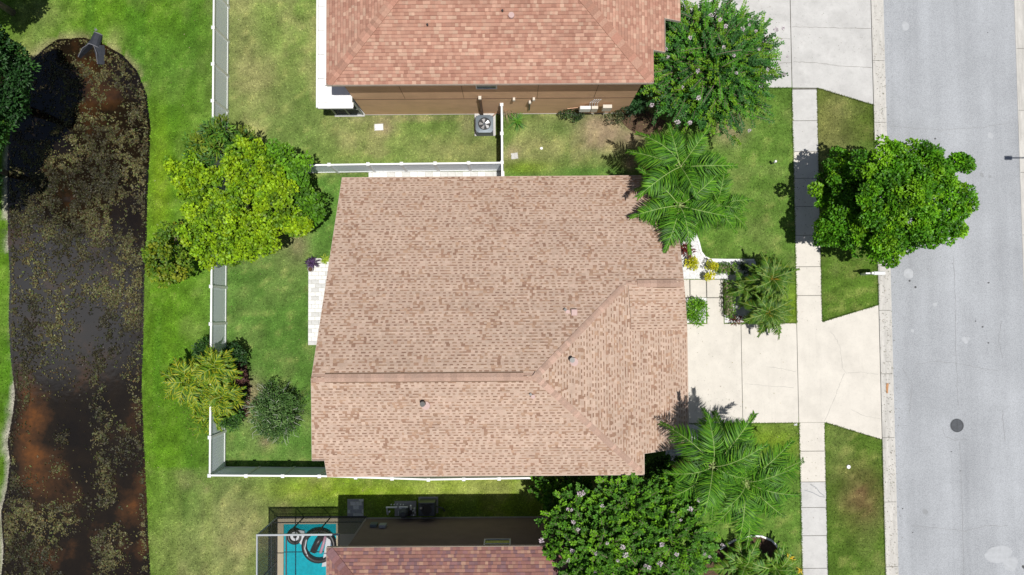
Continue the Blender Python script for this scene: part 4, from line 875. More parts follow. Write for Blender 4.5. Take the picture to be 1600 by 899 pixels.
# dark trees at the left edge of the picture
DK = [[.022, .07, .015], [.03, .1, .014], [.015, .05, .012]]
x_, y_ = G(85, 190); 
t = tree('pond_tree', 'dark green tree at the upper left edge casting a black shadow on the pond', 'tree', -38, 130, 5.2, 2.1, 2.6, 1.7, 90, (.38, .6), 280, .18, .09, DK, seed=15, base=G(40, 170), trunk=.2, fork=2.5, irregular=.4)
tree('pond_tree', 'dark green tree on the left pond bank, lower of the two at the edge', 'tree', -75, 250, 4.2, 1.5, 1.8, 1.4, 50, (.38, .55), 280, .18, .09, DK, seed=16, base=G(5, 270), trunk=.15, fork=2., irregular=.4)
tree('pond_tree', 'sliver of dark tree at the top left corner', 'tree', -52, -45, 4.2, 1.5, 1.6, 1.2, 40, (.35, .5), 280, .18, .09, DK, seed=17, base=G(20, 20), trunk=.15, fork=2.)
# crape myrtles: spiky leafy shoots
def blossom_mesh():
    k = 46; d = rnd_dirs(k); p = d*RNG.uniform(.02, .11, k)[:, None]
    o = leaf_mesh('blossom', None, p, d+rnd_dirs(k)*.5, d, .07, .06, np.ones((k, 3)), 'blossom'); me = o.data; bpy.data.objects.remove(o); return me
BLO = blossom_mesh()
def myrtle(label, px, py, z, R, Rz, nsh, base, pal, seed, lobes=None, shoot=(.9, 1.5), nblo=22, leafs=34, ll=.13, lw=.065, blos=None):
    random.seed(seed); rr = np.random.default_rng(seed); cx, cy = G(px, py, z); bx, by = base; t = thing('crape_myrtle', label, 'tree', (bx, by, 0)); ox, oy = cx-bx, cy-by
    C = []; Dd = []; Nn = []; cols = []; wood = MB(); tips = []; pal = np.array(pal)
    for i in range(nsh):
        a = rr.uniform(0, 6.283); q = math.sqrt(rr.random()); lx, ly, lz, lr = (ox, oy, z, R)
        if lobes: 
            L_ = lobes[rr.choice(len(lobes), p=np.array([l_[3]**2 for l_ in lobes])/sum(l_[3]**2 for l_ in lobes))]; gx_, gy_ = G(L_[0], L_[1], L_[2]); lx, ly, lz, lr = gx_-bx, gy_-by, L_[2], L_[3]
        Ls = rr.uniform(*shoot)*lr/3; el = math.sqrt(max(0, 1-q*q)); k_ = (1+.12*rr.normal())
        tip = np.array([lx+lr*q*math.cos(a)*k_, ly+lr*q*math.sin(a)*k_, lz+Rz*(el*rr.uniform(.35, 1.)-.3)])
        d = np.array([math.cos(a)*(q+.1), math.sin(a)*(q+.1), el*.75+.12]); d += rr.normal(size=3)*.28; d /= np.linalg.norm(d); st = tip-d*Ls
        n = leafs; u = np.linspace(.12, 1, n); bend = np.array([0, 0, -.12])*Ls; P = st+np.outer(u, d)*Ls+np.outer(u*u, bend)
        side = np.cross(d, [0, 0, 1.]); side /= np.linalg.norm(side)+1e-6; sg = np.where(np.arange(n) % 2, 1., -1.)[:, None]
        up_ = np.cross(side, d); ax = side*sg+d*.55+rr.normal(size=(n, 3))*.35+up_*.15
        C.append(P); Dd.append(ax); Nn.append(np.tile(up_*.8+np.array([0, 0, .5]), (n, 1))+rr.normal(size=(n, 3))*.35)
        b_ = pal[rr.integers(len(pal))]; cols.append(b_*rr.uniform(.75, 1.25, n)[:, None]*(.8+.4*u)[:, None])
        if i % 2 == 0: wood.tube([tuple(st), tuple(st+d*Ls*.5), tuple(tip+bend)], [.02, .014, .006], 4)
        tips.append(tip+bend)
    C = np.concatenate(C); n = len(C)
    leaf_mesh('crown', t, C, np.concatenate(Dd), np.concatenate(Nn), ll*RNG.uniform(.7, 1.2, n), lw*RNG.uniform(.7, 1.2, n), np.concatenate(cols))
    wood.build('twigs', 'bark', t)['kind'] = 'stuff'
    limbs(t, (ox*.15, oy*.15, .5), [tuple(tips[j]*np.array([.8, .8, .85])) for j in rr.integers(0, len(tips), 12)], .09, 'pale_bark')
    if blos: P_ = [(G(bx_, by_, z+.8*Rz*max(.15, 1-(math.hypot(bx_-px, by_-py)/(R*34))**2)**.5)+(z+.8*Rz*max(.15, 1-(math.hypot(bx_-px, by_-py)/(R*34))**2)**.5+.08,)) for bx_, by_ in blos]
    for (x, y, z_) in P_:
        o = bpy.data.objects.new('blossom', BLO); COL.objects.link(o); o.parent = t; s = U(.5, .95); o.location = (x-bx, y-by, z_); o.scale = (s, s, s); o.rotation_euler = (U(0, 6), U(0, 6), U(0, 6))
    return t
MY = [[.05, .17, .018], [.075, .23, .014], [.035, .12, .02], [.12, .25, .012], [.03, .1, .022]]
bl1 = [(1124, 32), (1180, 50), (1130, 75), (1150, 115), (1091, 154), (1133, 42), (1170, 40), (1212, 48), (1222, 45), (1229, 90), (1224, 117), (1199, 110), (1043, 90), (1040, 78), (1066, 137), (1090, 112), (1170, 205), (1077, 193), (1058, 192), (1018, 165), (1146, 88), (1185, 78), (1160, 47), (1078, 60), (1110, 25)]
myrtle('wide crape myrtle with spiky shoots and pink flower tufts beside the salmon roof', 1113, 98, 3.6, 3.25, 1.9, 1250, G(1078, 170), MY, 21, blos=bl1, shoot=(.9, 1.6), leafs=44, ll=.135, lw=.07)
bl2 = [(905, 771), (911, 770), (940, 790), (887, 795), (893, 796), (896, 815), (846, 844), (888, 875), (894, 860), (931, 864), (972, 854), (977, 867), (1008, 883), (1014, 886), (1033, 850), (1031, 880), (1057, 866), (1092, 781), (1078, 795), (1063, 812), (1128, 851), (1100, 865), (948, 848), (903, 827), (930, 892), (1108, 869), (965, 875)]
myrtle('broad dense crape myrtle with pale pink flowers overlapping both lower roofs', 985, 830, 5.9, 3.4, 1.4, 2700, G(1050, 800), [[.075, .2, .014], [.13, .3, .014], [.045, .13, .014], [.065, .19, .016]], 22, blos=bl2, shoot=(.5, .95), leafs=26, ll=.13, lw=.085,
       lobes=[(900, 815, 5.2, 1.5), (980, 800, 5.4, 1.8), (945, 860, 6.2, 1.8), (1050, 850, 5.6, 1.95), (1040, 790, 4.6, 1.5), (890, 780, 3.2, 1.2), (850, 762, 2.3, .7), (1060, 745, 3.2, 1.0), (1000, 900, 6.2, 1.9), (920, 895, 6.4, 1.3), (870, 850, 5.6, .7)])

# palms
def frond_mesh(L, nl, ll, droop, plume, pal, seed, wid=.028, stem=.15, colr=(.25, .32, .06)):
    """one frond along +x from the origin, arching; returns (leaflets mesh, rachis mesh)"""
    rr = np.random.default_rng(seed); u = np.linspace(0, 1, 14)
    def pt(u): return np.stack([L*(u-.12*droop*u*u*u), 0*u, L*(.42*u-(.5+droop*.45)*u*u)], -1)
    R_ = pt(u); rm = MB().tube([tuple(p) for p in R_], list(np.linspace(.022, .005, 14)), 5)
    o = rm.build('rachis', 'stem_green', None); rme = o.data; bpy.data.objects.remove(o)
    n = nl*2; uu = np.repeat(np.linspace(stem, .99, nl), 2); P = pt(uu); T = pt(uu+.01)-P; T /= np.linalg.norm(T, axis=1, keepdims=True)
    sg = np.tile([1., -1.], nl); side = np.stack([0*sg, sg, 0*sg], -1); upv = np.cross(T, np.array([0, 1., 0])); upv *= np.sign(upv[:, 2:3]+1e-9)
    ang = rr.normal(size=n)*plume; ax = side*np.cos(ang)[:, None]+upv*(np.sin(ang)+.12)[:, None]+T*(.34+.6*uu*uu)[:, None]+rr.normal(size=(n, 3))*.1
    ax /= np.linalg.norm(ax, axis=1, keepdims=True)
    lens = ll*(np.sin(np.clip(uu*1.12+.12, 0, 1)*math.pi)**.55*.85+.25)*rr.uniform(.85, 1.1, n)
    # leaflet: 3 segments bending down
    w_ = wid; Nn = np.cross(ax, T); Nn *= np.sign(Nn[:, 2:3]+1e-9); sd_ = np.cross(ax, Nn); sd_ /= np.linalg.norm(sd_, axis=1, keepdims=True)
    rows = []
    for k, (f, ww) in enumerate(((0, .5), (.35, 1), (.7, .8), (1, .08))):
        c = P+ax*(lens*f)[:, None]+np.array([0, 0, -1.])*(lens*f*f*.5)[:, None]; rows.append(c+sd_*w_*ww/2); rows.append(c-sd_*w_*ww/2)
    V = np.stack(rows, 1).reshape(-1, 3); i = np.arange(n)[:, None]*8; F_ = np.concatenate([i+np.array([[0, 1, 3, 2]]), i+np.array([[2, 3, 5, 4]]), i+np.array([[4, 5, 7, 6]])], 1).reshape(-1, 4)
    pal = np.array(pal); c = pal[rr.integers(len(pal), size=n)]*rr.uniform(.8, 1.25, n)[:, None]
    o = np_mesh('leaflets', V, F_, 'needle', None, cols=np.repeat(c, 3, axis=0)); lme = o.data; bpy.data.objects.remove(o)
    return lme, rme
def palm(label, cx, cy, z, base, fr, nf, group, angs=None, elev=(-.1, .9), tr=.09, trunkm='pale_bark', name='palm_tree', cat='palm', rot0=0., lens=(.8, 1.1), seed=0):
    random.seed(seed+100); bx, by = base; t = thing(name, label, cat, (bx, by, 0), group); ox, oy = cx-bx, cy-by
    MB().tube([(0, 0, -.1), (ox*.3, oy*.3, z*.45), (ox*.8, oy*.8, z*.85), (ox, oy, z)], [tr*1.5, tr*1.1, tr, tr*.9], 10).build('trunk', trunkm, t, smooth=True)
    if z > 2: MB().tube([(ox, oy, z-.1), (ox, oy, z+.35)], [tr*.9, tr*.35], 8).build('crownshaft', 'stem_green', t, smooth=True)
    for i in range(nf):
        lme, rme = (FRB if (i < 2 and fr is fr1) else fr[i % len(fr)]); o = bpy.data.objects.new('frond', lme); COL.objects.link(o); o.parent = t
        a = angs[i % len(angs)]+U(-.08, .08) if angs else rot0+i*2.39996+U(-.38, .38); e = elev[0]+(elev[1]-elev[0])*(i/nf)+U(-.15, .15)
        s = U(*lens)*U(.85, 1.08)*(1-.25*(i/nf)); o.matrix_local = Matrix.Translation((ox, oy, z+.1)) @ Matrix.Rotation(a, 4, 'Z') @ Matrix.Rotation(-e, 4, 'Y') @ Matrix.Rotation(U(-.3, .3), 4, 'X') @ Matrix.Scale(s, 4)
        r = bpy.data.objects.new('rachis', rme); COL.objects.link(r); r.parent = o
    return t
PG = [[.055, .17, .012], [.085, .24, .012], [.03, .1, .01], [.13, .29, .018], [.07, .2, .014]]
fr1 = [frond_mesh(2.9, 88, .78, dr, .42, PG, 50+i, wid=.046, stem=.12) for i, dr in enumerate((.3, .7, 1.2, .5))]
FRB = frond_mesh(2.5, 60, .55, 1.4, .6, [[.16, .11, .04], [.11, .09, .03], [.09, .12, .02]], 59, wid=.04, stem=.2)
grp = 'feather palms at the corners of the front yard'
def palm_at(label, px, py, z, fr, nf, seed, **k):
    x, y = G(px, py, z); bx, by = x+U(-.2, .2), y+U(-.2, .2); return palm(label, x, y, z, (bx, by), fr, nf, grp, seed=seed, elev=(-.3, .85), **k)
palm_at('tall feather palm nearest the crape myrtle and the salmon roof', 1062, 262, 4.6, fr1, 17, 1, rot0=.4)
palm_at('feather palm whose fronds reach over the edge of the tan roof', 1060, 322, 4.4, fr1, 16, 2, rot0=2.9, lens=(.85, 1.1))
palm_at('feather palm on the front lawn, farthest from the house of the upper three', 1118, 322, 3.6, fr1, 15, 3, rot0=-.2, lens=(.65, .9))
palm_at('feather palm leaning beside the garage corner and casting its shadow on the driveway', 1112, 728, 7.0, fr1, 14, 4, rot0=.6, lens=(.85, 1.1))
palm_at('largest feather palm spreading over the sidewalk at lower right', 1163, 752, 5.0, fr1, 19, 5, rot0=1.1, lens=(.95, 1.2))
PD = [[.06, .15, .018], [.09, .2, .018], [.04, .11, .016], [.14, .2, .02]]
palm_at('shorter shaded feather palm under the others by the garage corner', 1080, 742, 3.2, fr1, 12, 15, rot0=2.2, lens=(.55, .8))
fr2 = [frond_mesh(1.4, 70, .33, dr, .35, PD, 60+i, wid=.036, stem=.1) for i, dr in enumerate((.5, .9))]
g2 = 'pygmy date palms in the front bed'
for lab, px, py, z, nf, sd_, r0 in (('dark pygmy date palm with orange heart in the front bed, upper of the pair', 1204, 436, 1.7, 46, 6, .2), ('pygmy date palm at the edge of the driveway, lower of the pair', 1198, 488, 1.3, 42, 7, 1.4)):
    x, y = G(px, py, z); t = palm(lab, x, y, z, (x, y), fr2, nf, g2, elev=(-.35, 1.1), tr=.07, trunkm='bark', rot0=r0, lens=(.85, 1.15), seed=sd_)
    crown(t, [(0, 0, z+.3, .22)], 140, .25, .03, [[.4, .24, .02], [.3, .2, .02]], name='seed_stalks')
x, y = G(1166, 452, 1.); palm('smaller shaded date palm between the hedge and the pair', x, y, .8, (x, y), fr2, 18, g2, elev=(-.2, 1.1), tr=.05, trunkm='bark', lens=(.6, .85), seed=8)
# bottom right bed
fr3 = [frond_mesh(1.25, 34, .3, .3, .3, [[.05, .15, .014], [.09, .22, .015], [.12, .2, .02]], 70+i, wid=.045, stem=.1) for i in range(2)]
g3 = 'low palms in the edged bed'
for lab, px, py, nf, sd_ in (('low glossy palm in the edged bed nearest the sidewalk', 1212, 890, 16, 9), ('low shaded palm in the edged bed beside the crape myrtle', 1162, 885, 18, 10)):
    x, y = G(px, py, .9); palm(lab, x, y, .7, (x, y), fr3, nf+8, g3, lens=(1.1, 1.45), elev=(0, 1.1), tr=.06, trunkm='bark', seed=sd_)
# areca palms by the pond side fence
PY = [[.2, .29, .012], [.12, .22, .012], [.34, .34, .02], [.06, .15, .015], [.09, .18, .015]]
fr4 = [frond_mesh(1.55, 46, .5, dr, .35, PY, 80+i, wid=.06, stem=.2) for i, dr in enumerate((.6, .9))]
g4 = 'areca palms behind the fence'
for lab, px, py, z, nf, sd_, ln in (('golden areca palm leftmost of the clump beside the pond', 288, 598, 2.0, 30, 11, (.8, 1.1)), ('golden areca palm at the top of the clump, over the fence', 330, 575, 2.4, 22, 12, (.7, .95)), ('golden areca palm low in the clump, against the fence', 342, 622, 2.1, 22, 13, (.65, .9)), ('small green areca palm at the foot of the clump', 328, 652, 1.3, 18, 14, (.55, .8)), ('golden areca palm in the centre of the clump', 312, 612, 1.8, 22, 15, (.7, .9))):
    x, y = G(px, py, z); t = palm(lab, x, y, z*.75, (x+U(-.1, .1), y), fr4, nf, g4, elev=(.0, 1.1), tr=.05, rot0=sd_, lens=ln, seed=sd_)
    crown(t, [(U(-.5, .5)*ln[1], U(-.5, .5)*ln[1], z*.75+U(-.1, .35), U(.25, .42)) for _ in range(9)], 90, .42, .05, PY, name='young_leaves', fold=.1)

# shrubs
def shrub(name, label, px, py, z, rx, ry, rz_, ncl, clr, nleaf, LL, LW, pal, seed, group=None, cat='shrub', trunkm='bark', **kw):
    random.seed(seed); x, y = G(px, py, z); t = thing(name, label, cat, (x, y, 0), group); cl = []
    for i in range(ncl):
        a = U(0, 6.283); q = math.sqrt(random.random()); cl.append((q*rx*math.cos(a), q*ry*math.sin(a), z+math.sqrt(1-q*q)*rz_*U(.3, 1)-.2*rz_, U(*clr)))
    crown(t, cl, nleaf, LL, LW, pal, **kw)
    MB().tube([(0, 0, -.05), (0, 0, z)], [.05, .02], 6).build('stem', trunkm, t)
    return t
YEL = [[.5, .48, .01], [.38, .42, .015], [.58, .52, .02]]
shrub('croton_shrub', 'round yellow shrub against the house wall by the front path', 1080, 411, .5, .28, .26, .35, 12, (.12, .2), 420, .1, .055, YEL, 31)
shrub('croton_shrub', 'upper yellow shrub of the narrow pair beside the front path', 1112, 417, .55, .2, .22, .3, 9, (.1, .18), 420, .1, .055, YEL, 32)
shrub('croton_shrub', 'lower yellow shrub of the narrow pair, touching the path slabs', 1109, 431, .5, .18, .16, .28, 8, (.1, .17), 420, .1, .055, YEL, 33)
shrub('ti_plant', 'dark red leafed plant at the house corner above the yellow shrub', 1073, 391, .6, .25, .2, .3, 9, (.14, .2), 160, .26, .06, [[.16, .02, .02], [.25, .05, .04], [.09, .015, .015]], 34)
shrub('ti_plant', 'dark red leafed plant at the driveway end of the hedge', 1151, 500, .4, .2, .13, .25, 7, (.1, .16), 200, .18, .05, [[.16, .02, .02], [.1, .06, .02], [.08, .015, .015]], 35)
shrub('round_bush', 'bright green square bush between the garage and the path', 1089, 488, .5, .5, .6, .35, 34, (.14, .22), 330, .15, .04, [[.1, .27, .01], [.16, .36, .012], [.06, .18, .01]], 36, flat=1.)
def hedge(label, px0, px1, py0, py1, h, pal, seed):
    random.seed(seed); x0, y1 = G(px0, py0, h); x1, y0 = G(px1, py1, h); cx, cy = (x0+x1)/2, (y0+y1)/2; t = thing('hedge', label, 'hedge', (cx, cy, 0)); cl = []
    nx_ = max(1, int((x1-x0)/.22)); ny_ = max(1, int((y1-y0)/.22))
    for i in range(nx_):
        for j in range(ny_):
            for z in (h*.4, h*.8): cl.append(((i+.5)/nx_*(x1-x0)-(x1-x0)/2+U(-.04, .04), (j+.5)/ny_*(y1-y0)-(y1-y0)/2+U(-.04, .04), z+U(-.05, .05), U(.13, .19)))
    crown(t, cl, 420, .075, .045, pal); MB().box(-(x1-x0)/2+.12, (x1-x0)/2-.12, -(y1-y0)/2+.12, (y1-y0)/2-.12, 0, h*.6).build('inner_branches', 'bark', t)
hedge('low clipped green hedge running along the white gravel strip', 1119, 1153, 411, 428, .5, [[.09, .2, .012], [.13, .25, .015], [.06, .15, .012]], 37)
hedge('clipped hedge with dark shaded side between the path and the palms', 1134, 1152, 438, 496, .75, [[.08, .18, .012], [.12, .24, .015], [.045, .11, .012]], 38)
# spiky dark plants around the gravel
def strap_plant(name, label, px, py, n, L, wd, pal, seed, z0=.05, cat='plant', up=(.3, 1.2), group=None):
    rr = np.random.default_rng(seed); x, y = G(px, py, .3); t = thing(name, label, cat, (x, y, 0), group); a = rr.uniform(0, 6.283, n); e = rr.uniform(up[0], up[1], n)
    d = np.stack([np.cos(a)*np.cos(e), np.sin(a)*np.cos(e), np.sin(e)], -1); side = np.stack([-np.sin(a), np.cos(a), 0*a], -1); Ls = L*rr.uniform(.7, 1.1, n); P0 = np.stack([rr.normal(size=n)*.05, rr.normal(size=n)*.05, np.full(n, z0)], -1); rows = []
    for f, ww in ((0, .7), (.35, 1), (.7, .75), (1, .05)):
        c = P0+d*(Ls*f)[:, None]+np.array([0, 0, -1.])*(Ls*f*f*.55)[:, None]; c[:, 2] = np.maximum(c[:, 2], .01); rows += [c+side*wd*ww/2, c-side*wd*ww/2]
    V = np.stack(rows, 1).reshape(-1, 3); i = np.arange(n)[:, None]*8; F_ = np.concatenate([i+np.array([[0, 1, 3, 2]]), i+np.array([[2, 3, 5, 4]]), i+np.array([[4, 5, 7, 6]])], 1).reshape(-1, 4)
    pal = np.array(pal); np_mesh('leaves', V, F_, 'needle', t, cols=np.repeat(pal[rr.integers(len(pal), size=n)]*rr.uniform(.8, 1.2, n)[:, None], 3, axis=0)); return t
strap_plant('lily_plant', 'strappy green lily clump by the short fence and tan wall', 808, 188, 46, .75, .045, [[.08, .22, .02], [.05, .15, .02], [.12, .26, .03]], 41)
strap_plant('lily_plant', 'small drooping clump under the dried vines by the short fence', 800, 176, 30, .5, .03, [[.07, .15, .02], [.05, .1, .02]], 42)
strap_plant('croton_plant', 'orange yellow leafed plant outside the white bed edging', 1236, 875, 18, .45, .06, [[.62, .38, .01], [.55, .42, .02], [.35, .3, .02]], 43, up=(.5, 1.4))
strap_plant('croton_plant', 'orange plant inside the white bed edging', 1219, 868, 16, .42, .05, [[.55, .3, .01], [.4, .22, .02]], 44, up=(.5, 1.4))
strap_plant('croton_plant', 'orange plant nearest the sidewalk at the bottom edge', 1253, 893, 12, .35, .05, [[.62, .38, .01], [.5, .4, .02]], 45, up=(.5, 1.4))
strap_plant('purple_plant', 'dark purple leafed plant in a grey pot on the white patio corner', 487, 411, 80, .42, .05, [[.06, .03, .09], [.09, .05, .13], [.04, .02, .05]], 46, z0=.35, up=(.0, 1.3))
x, y = G(486, 421, .2); t = thing('flower_pot', 'round grey pot beside the purple plant', 'pot', (x, y, .03)); MB().tube([(0, 0, 0), (0, 0, .3)], [.11, .15], 14).build('pot', 'terracotta', t); MB().disc(0, 0, .31, .12, 12, .03).build('soil', 'mulch', t)
strap_plant('lily_plant', 'yellow green plant at the house end of the patio corner', 506, 405, 50, .36, .045, [[.25, .36, .02], [.3, .38, .04], [.12, .22, .02]], 47)
strap_plant('dracaena', 'dark spiky plant at the end of the gravel strip', 1160, 417, 60, .6, .03, [[.03, .06, .02], [.05, .08, .03]], 48, z0=.4)
strap_plant('dracaena', 'second dark spiky plant on the gravel edge by the date palms', 1172, 425, 50, .55, .03, [[.03, .06, .02], [.05, .08, .03]], 49, z0=.4)
shrub('dark_shrub', 'dark small leaved shrub below the utility boxes', 893, 180, .5, .5, .25, .3, 18, (.14, .22), 260, .09, .05, [[.03, .06, .02], [.05, .1, .025], [.015, .03, .012]], 51)
shrub('dark_shrub', 'glossy dark shrub with white blooms at the tan house corner', 990, 160, 1.0, .6, .5, .6, 30, (.2, .3), 240, .11, .06, [[.02, .06, .02], [.03, .1, .025], [.015, .04, .015]], 52)
shrub('dark_shrub', 'sprawling olive shrub in the bare soil under the crape myrtle', 965, 185, .5, .7, .35, .3, 22, (.12, .2), 200, .09, .05, [[.04, .06, .02], [.06, .08, .03], [.02, .03, .012]], 53)
shrub('dark_shrub', 'dark undergrowth between the tan roof corner and the garage side palm', 1035, 745, 1.6, .9, .8, .7, 34, (.24, .36), 240, .12, .08, [[.025, .08, .015], [.04, .12, .018], [.02, .06, .012]], 54)
shrub('dark_shrub', 'shaded shrubs under the feather palms beside the roof step', 1048, 350, 1.0, .6, .9, .5, 22, (.2, .3), 240, .12, .07, [[.03, .08, .02], [.045, .12, .02]], 55)
shrub('dark_shrub', 'dark leafy bush on the lawn side of the fence above the areca palms', 318, 548, 1.3, .35, .45, .6, 18, (.18, .26), 280, .14, .06, [[.02, .06, .014], [.035, .1, .016]], 56)
shrub('dark_shrub', 'dark leafy bush on the yard side of the fence above the purple shrub', 366, 556, 1.1, .45, .5, .6, 22, (.18, .26), 280, .14, .06, [[.02, .06, .014], [.03, .09, .016]], 57)
shrub('dark_shrub', 'green bush tucked below the areca palms at the fence', 362, 655, .9, .5, .45, .5, 20, (.18, .26), 240, .14, .06, [[.04, .12, .016], [.07, .17, .016], [.03, .08, .016]], 58)
shrub('purple_shrub', 'reddish purple shrub beside the fence in the back yard', 373, 588, .9, .42, .45, .4, 18, (.14, .22), 230, .16, .05, [[.12, .05, .045], [.16, .08, .06], [.07, .03, .03]], 59)
shrub('dark_shrub', 'deep green bush between the purple shrub and the silvery bush', 372, 625, .8, .35, .4, .4, 14, (.16, .22), 240, .12, .06, [[.025, .07, .016], [.04, .11, .02]], 60)
def wispy():
    rr = np.random.default_rng(61); x, y = G(430, 645, 1.2); t = thing('silvery_bush', 'round grey green bush with pale wispy twigs in the back yard', 'shrub', (x, y, 0)); C = []; Dd = []; cols = []; tw = MB()
    for i in range(420):
        d = rr.normal(size=3); d[2] = abs(d[2])*.9+.25; d /= np.linalg.norm(d); L = rr.uniform(.95, 1.45); u = np.linspace(.35, 1, 26); sway = rr.normal(size=3)*.32
        P = np.array([0, 0, .35])+np.outer(u, d)*L*np.array([1, 1, .8])+np.outer(u*u, sway); C.append(P); Dd.append(np.tile(d, (26, 1))*.8+rr.normal(size=(26, 3))*.6); b = [[.07, .12, .05], [.04, .085, .03], [.12, .17, .08], [.03, .06, .02]][rr.integers(4)]; cols.append(np.array(b)*rr.uniform(.7, 1.3, 26)[:, None])
        if i % 2 == 0 and d[0]+d[1]*.4 < .45: tw.tube([tuple(P[15]*1.12), tuple(P[20]*1.13+rr.normal(size=3)*.05), tuple(P[-1]*1.08+rr.normal(size=3)*.08)], [.009, .008, .004], 4)
    random.seed(61); cl = []
    for i in range(60):
        a = U(0, 6.283); q = math.sqrt(random.random()); cl.append((q*1.15*math.cos(a), q*1.3*math.sin(a), .9+math.sqrt(1-q*q)*.7*U(.5, 1), U(.2, .34)))
    crown(t, cl, 300, .1, .05, [[.08, .17, .035], [.045, .11, .02], [.14, .24, .07], [.03, .075, .018]], name='crown_body', shell=.6)
    C = np.concatenate(C); n = len(C); leaf_mesh('crown', t, C, np.concatenate(Dd), rr.normal(size=(n, 3))+[0, 0, 1.], .085, .028, np.concatenate(cols)); tw.build('twigs', 'twig', t)['kind'] = 'stuff'
    MB().tube([(0, 0, -.05), (0, 0, .6)], [.09, .06], 7).build('trunk', 'bark', t)
wispy()
# dried vines at the short fence
x, y = G(790, 170, .6); t = thing('dried_vine', 'tangle of dried brown vines at the end of the short fence', 'plant', (x, y, 0)); mb = MB(); random.seed(5)
for i in range(34):
    a = U(-1.9, .9); L = U(.3, .8); mb.tube([(U(-.1, .1), U(-.1, .1), U(.3, .7)), (math.cos(a)*L*.5, math.sin(a)*L*.5, U(.4, .8)), (math.cos(a)*L, math.sin(a)*L, U(.05, .3))], [.012, .01, .005], 4)
mb.build('stems', 'dry_straw', t)['kind'] = 'stuff'

# ---- beds ----
def bed(name, label, pts, m, z=.02): o = MB().prism([G(x, y) for x, y in pts], -.05, z).build(name, m); return props(o, label, kind='structure')
b1 = bed('gravel_bed', 'white gravel bed by the front path', [(1040, 350), (1082, 350), (1090, 376), (1094, 396), (1106, 407), (1180, 408), (1186, 440), (1180, 505), (1132, 505), (1132, 436), (1040, 436)], 'gravel_bed', .022)
bed('gravel_bed', 'white gravel strip above the square bush', [(1040, 466), (1103, 466), (1103, 505), (1040, 505)], 'gravel_bed', .021)
bed('gravel_bed', 'blue grey gravel patch at the garage corner in the palm shade', [(1040, 663), (1100, 663), (1116, 700), (1105, 740), (1040, 745)], 'gravel_bed', .021)
def pebbles(label, polys, n, smin, smax, seed):
    rr = np.random.default_rng(seed); V = []; F_ = []; k = 0
    oct_ = np.array([[1, 0, 0], [-1, 0, 0], [0, 1, 0], [0, -1, 0], [0, 0, .7], [0, 0, -.7]]); of = [(0, 2, 4), (2, 1, 4), (1, 3, 4), (3, 0, 4)]
    per = n//len(polys)
    for poly in polys:
        W = np.array([G(*p) for p in poly]); lo, hi = W.min(0), W.max(0); P = rr.uniform(lo, hi, (per*3, 2)); ins = poly_sd(P[:, 0], P[:, 1], [tuple(w_) for w_ in W]) < 0; P = P[ins][:per]
        for p in P:
            s = rr.uniform(smin, smax); a = rr.uniform(0, 6.28); c_, s_ = math.cos(a), math.sin(a); q = oct_*np.array([s, s*rr.uniform(.6, 1), s*.8]); V += [(p[0]+v[0]*c_-v[1]*s_, p[1]+v[0]*s_+v[1]*c_, .025+v[2]) for v in q]; F_ += [(k+a_, k+b_, k+d_) for a_, b_, d_ in of]; k += 6
    o = np_mesh('pebbles', np.array(V), np.array(F_), 'gravel_white'); props(o, label, 'gravel', kind='stuff')
pebbles('loose white stones covering the beds by the front path', [[(1045, 352), (1082, 352), (1089, 376), (1094, 396), (1106, 407), (1118, 408), (1118, 436), (1045, 436)], [(1106, 407), (1178, 408), (1178, 414), (1106, 413)], [(1150, 425), (1186, 430), (1180, 505), (1150, 505)], [(1042, 466), (1103, 466), (1103, 475), (1042, 475)], [(1045, 664), (1100, 664), (1112, 700), (1100, 740), (1045, 742)]], 6500, .02, .05, 71)
bed('mulch_bed', 'dark mulch bed with white edging at bottom right', [(1124, 858), (1140, 847), (1160, 840), (1185, 838), (1205, 846), (1220, 860), (1229, 880), (1232, 905), (1232, 960), (1100, 960), (1100, 880)], 'mulch', .025)
bed('mulch_bed', 'dark mulch under the shrubs at the tan house corner', [(970, 172), (1010, 172), (1040, 190), (1030, 212), (1000, 214), (980, 200), (970, 190)], 'mulch', .02)
bed('mulch_bed', 'mulch under the feather palms at the house corner', [(1000, 262), (1085, 262), (1084, 348), (1040, 348), (1000, 300)], 'mulch', .02)
bed('mulch_bed', 'mulch under the fence side palms and shrubs', [(352, 560), (385, 565), (392, 610), (388, 650), (352, 660)], 'mulch', .02)
eg = thing('bed_edging', 'curved white stone edging round the bottom right bed', 'edging', (0, 0, 0)); arc = [(1124, 858), (1136, 850), (1148, 843), (1166, 838), (1188, 837), (1205, 844), (1214, 854), (1222, 864), (1228, 877), (1231, 890), (1232, 905), (1232, 920)]
A = [G(x, y) for x, y in arc]
for a, b in zip(A, A[1:]):
    n = 2
    for k in range(n):
        p = (a[0]+(b[0]-a[0])*(k+.04)/n, a[1]+(b[1]-a[1])*(k+.04)/n); q = (a[0]+(b[0]-a[0])*(k+.94)/n, a[1]+(b[1]-a[1])*(k+.94)/n); d = Vector((q[0]-p[0], q[1]-p[1])).normalized()*.045; MB().prism([(p[0]+d.y, p[1]-d.x), (q[0]+d.y, q[1]-d.x), (q[0]-d.y, q[1]+d.x), (p[0]-d.y, p[1]+d.x)], -.05, .1).build('edging_stone', 'white_metal', eg)
eg2 = thing('bed_edging', 'thin white curb dividing the front lawn from the gravel bed', 'edging', (0, 0, 0)); A = [G(x, y) for x, y in ((1083, 350), (1086, 365), (1091, 378), (1095, 394), (1101, 402), (1110, 406), (1135, 406.5), (1178, 406.5))]
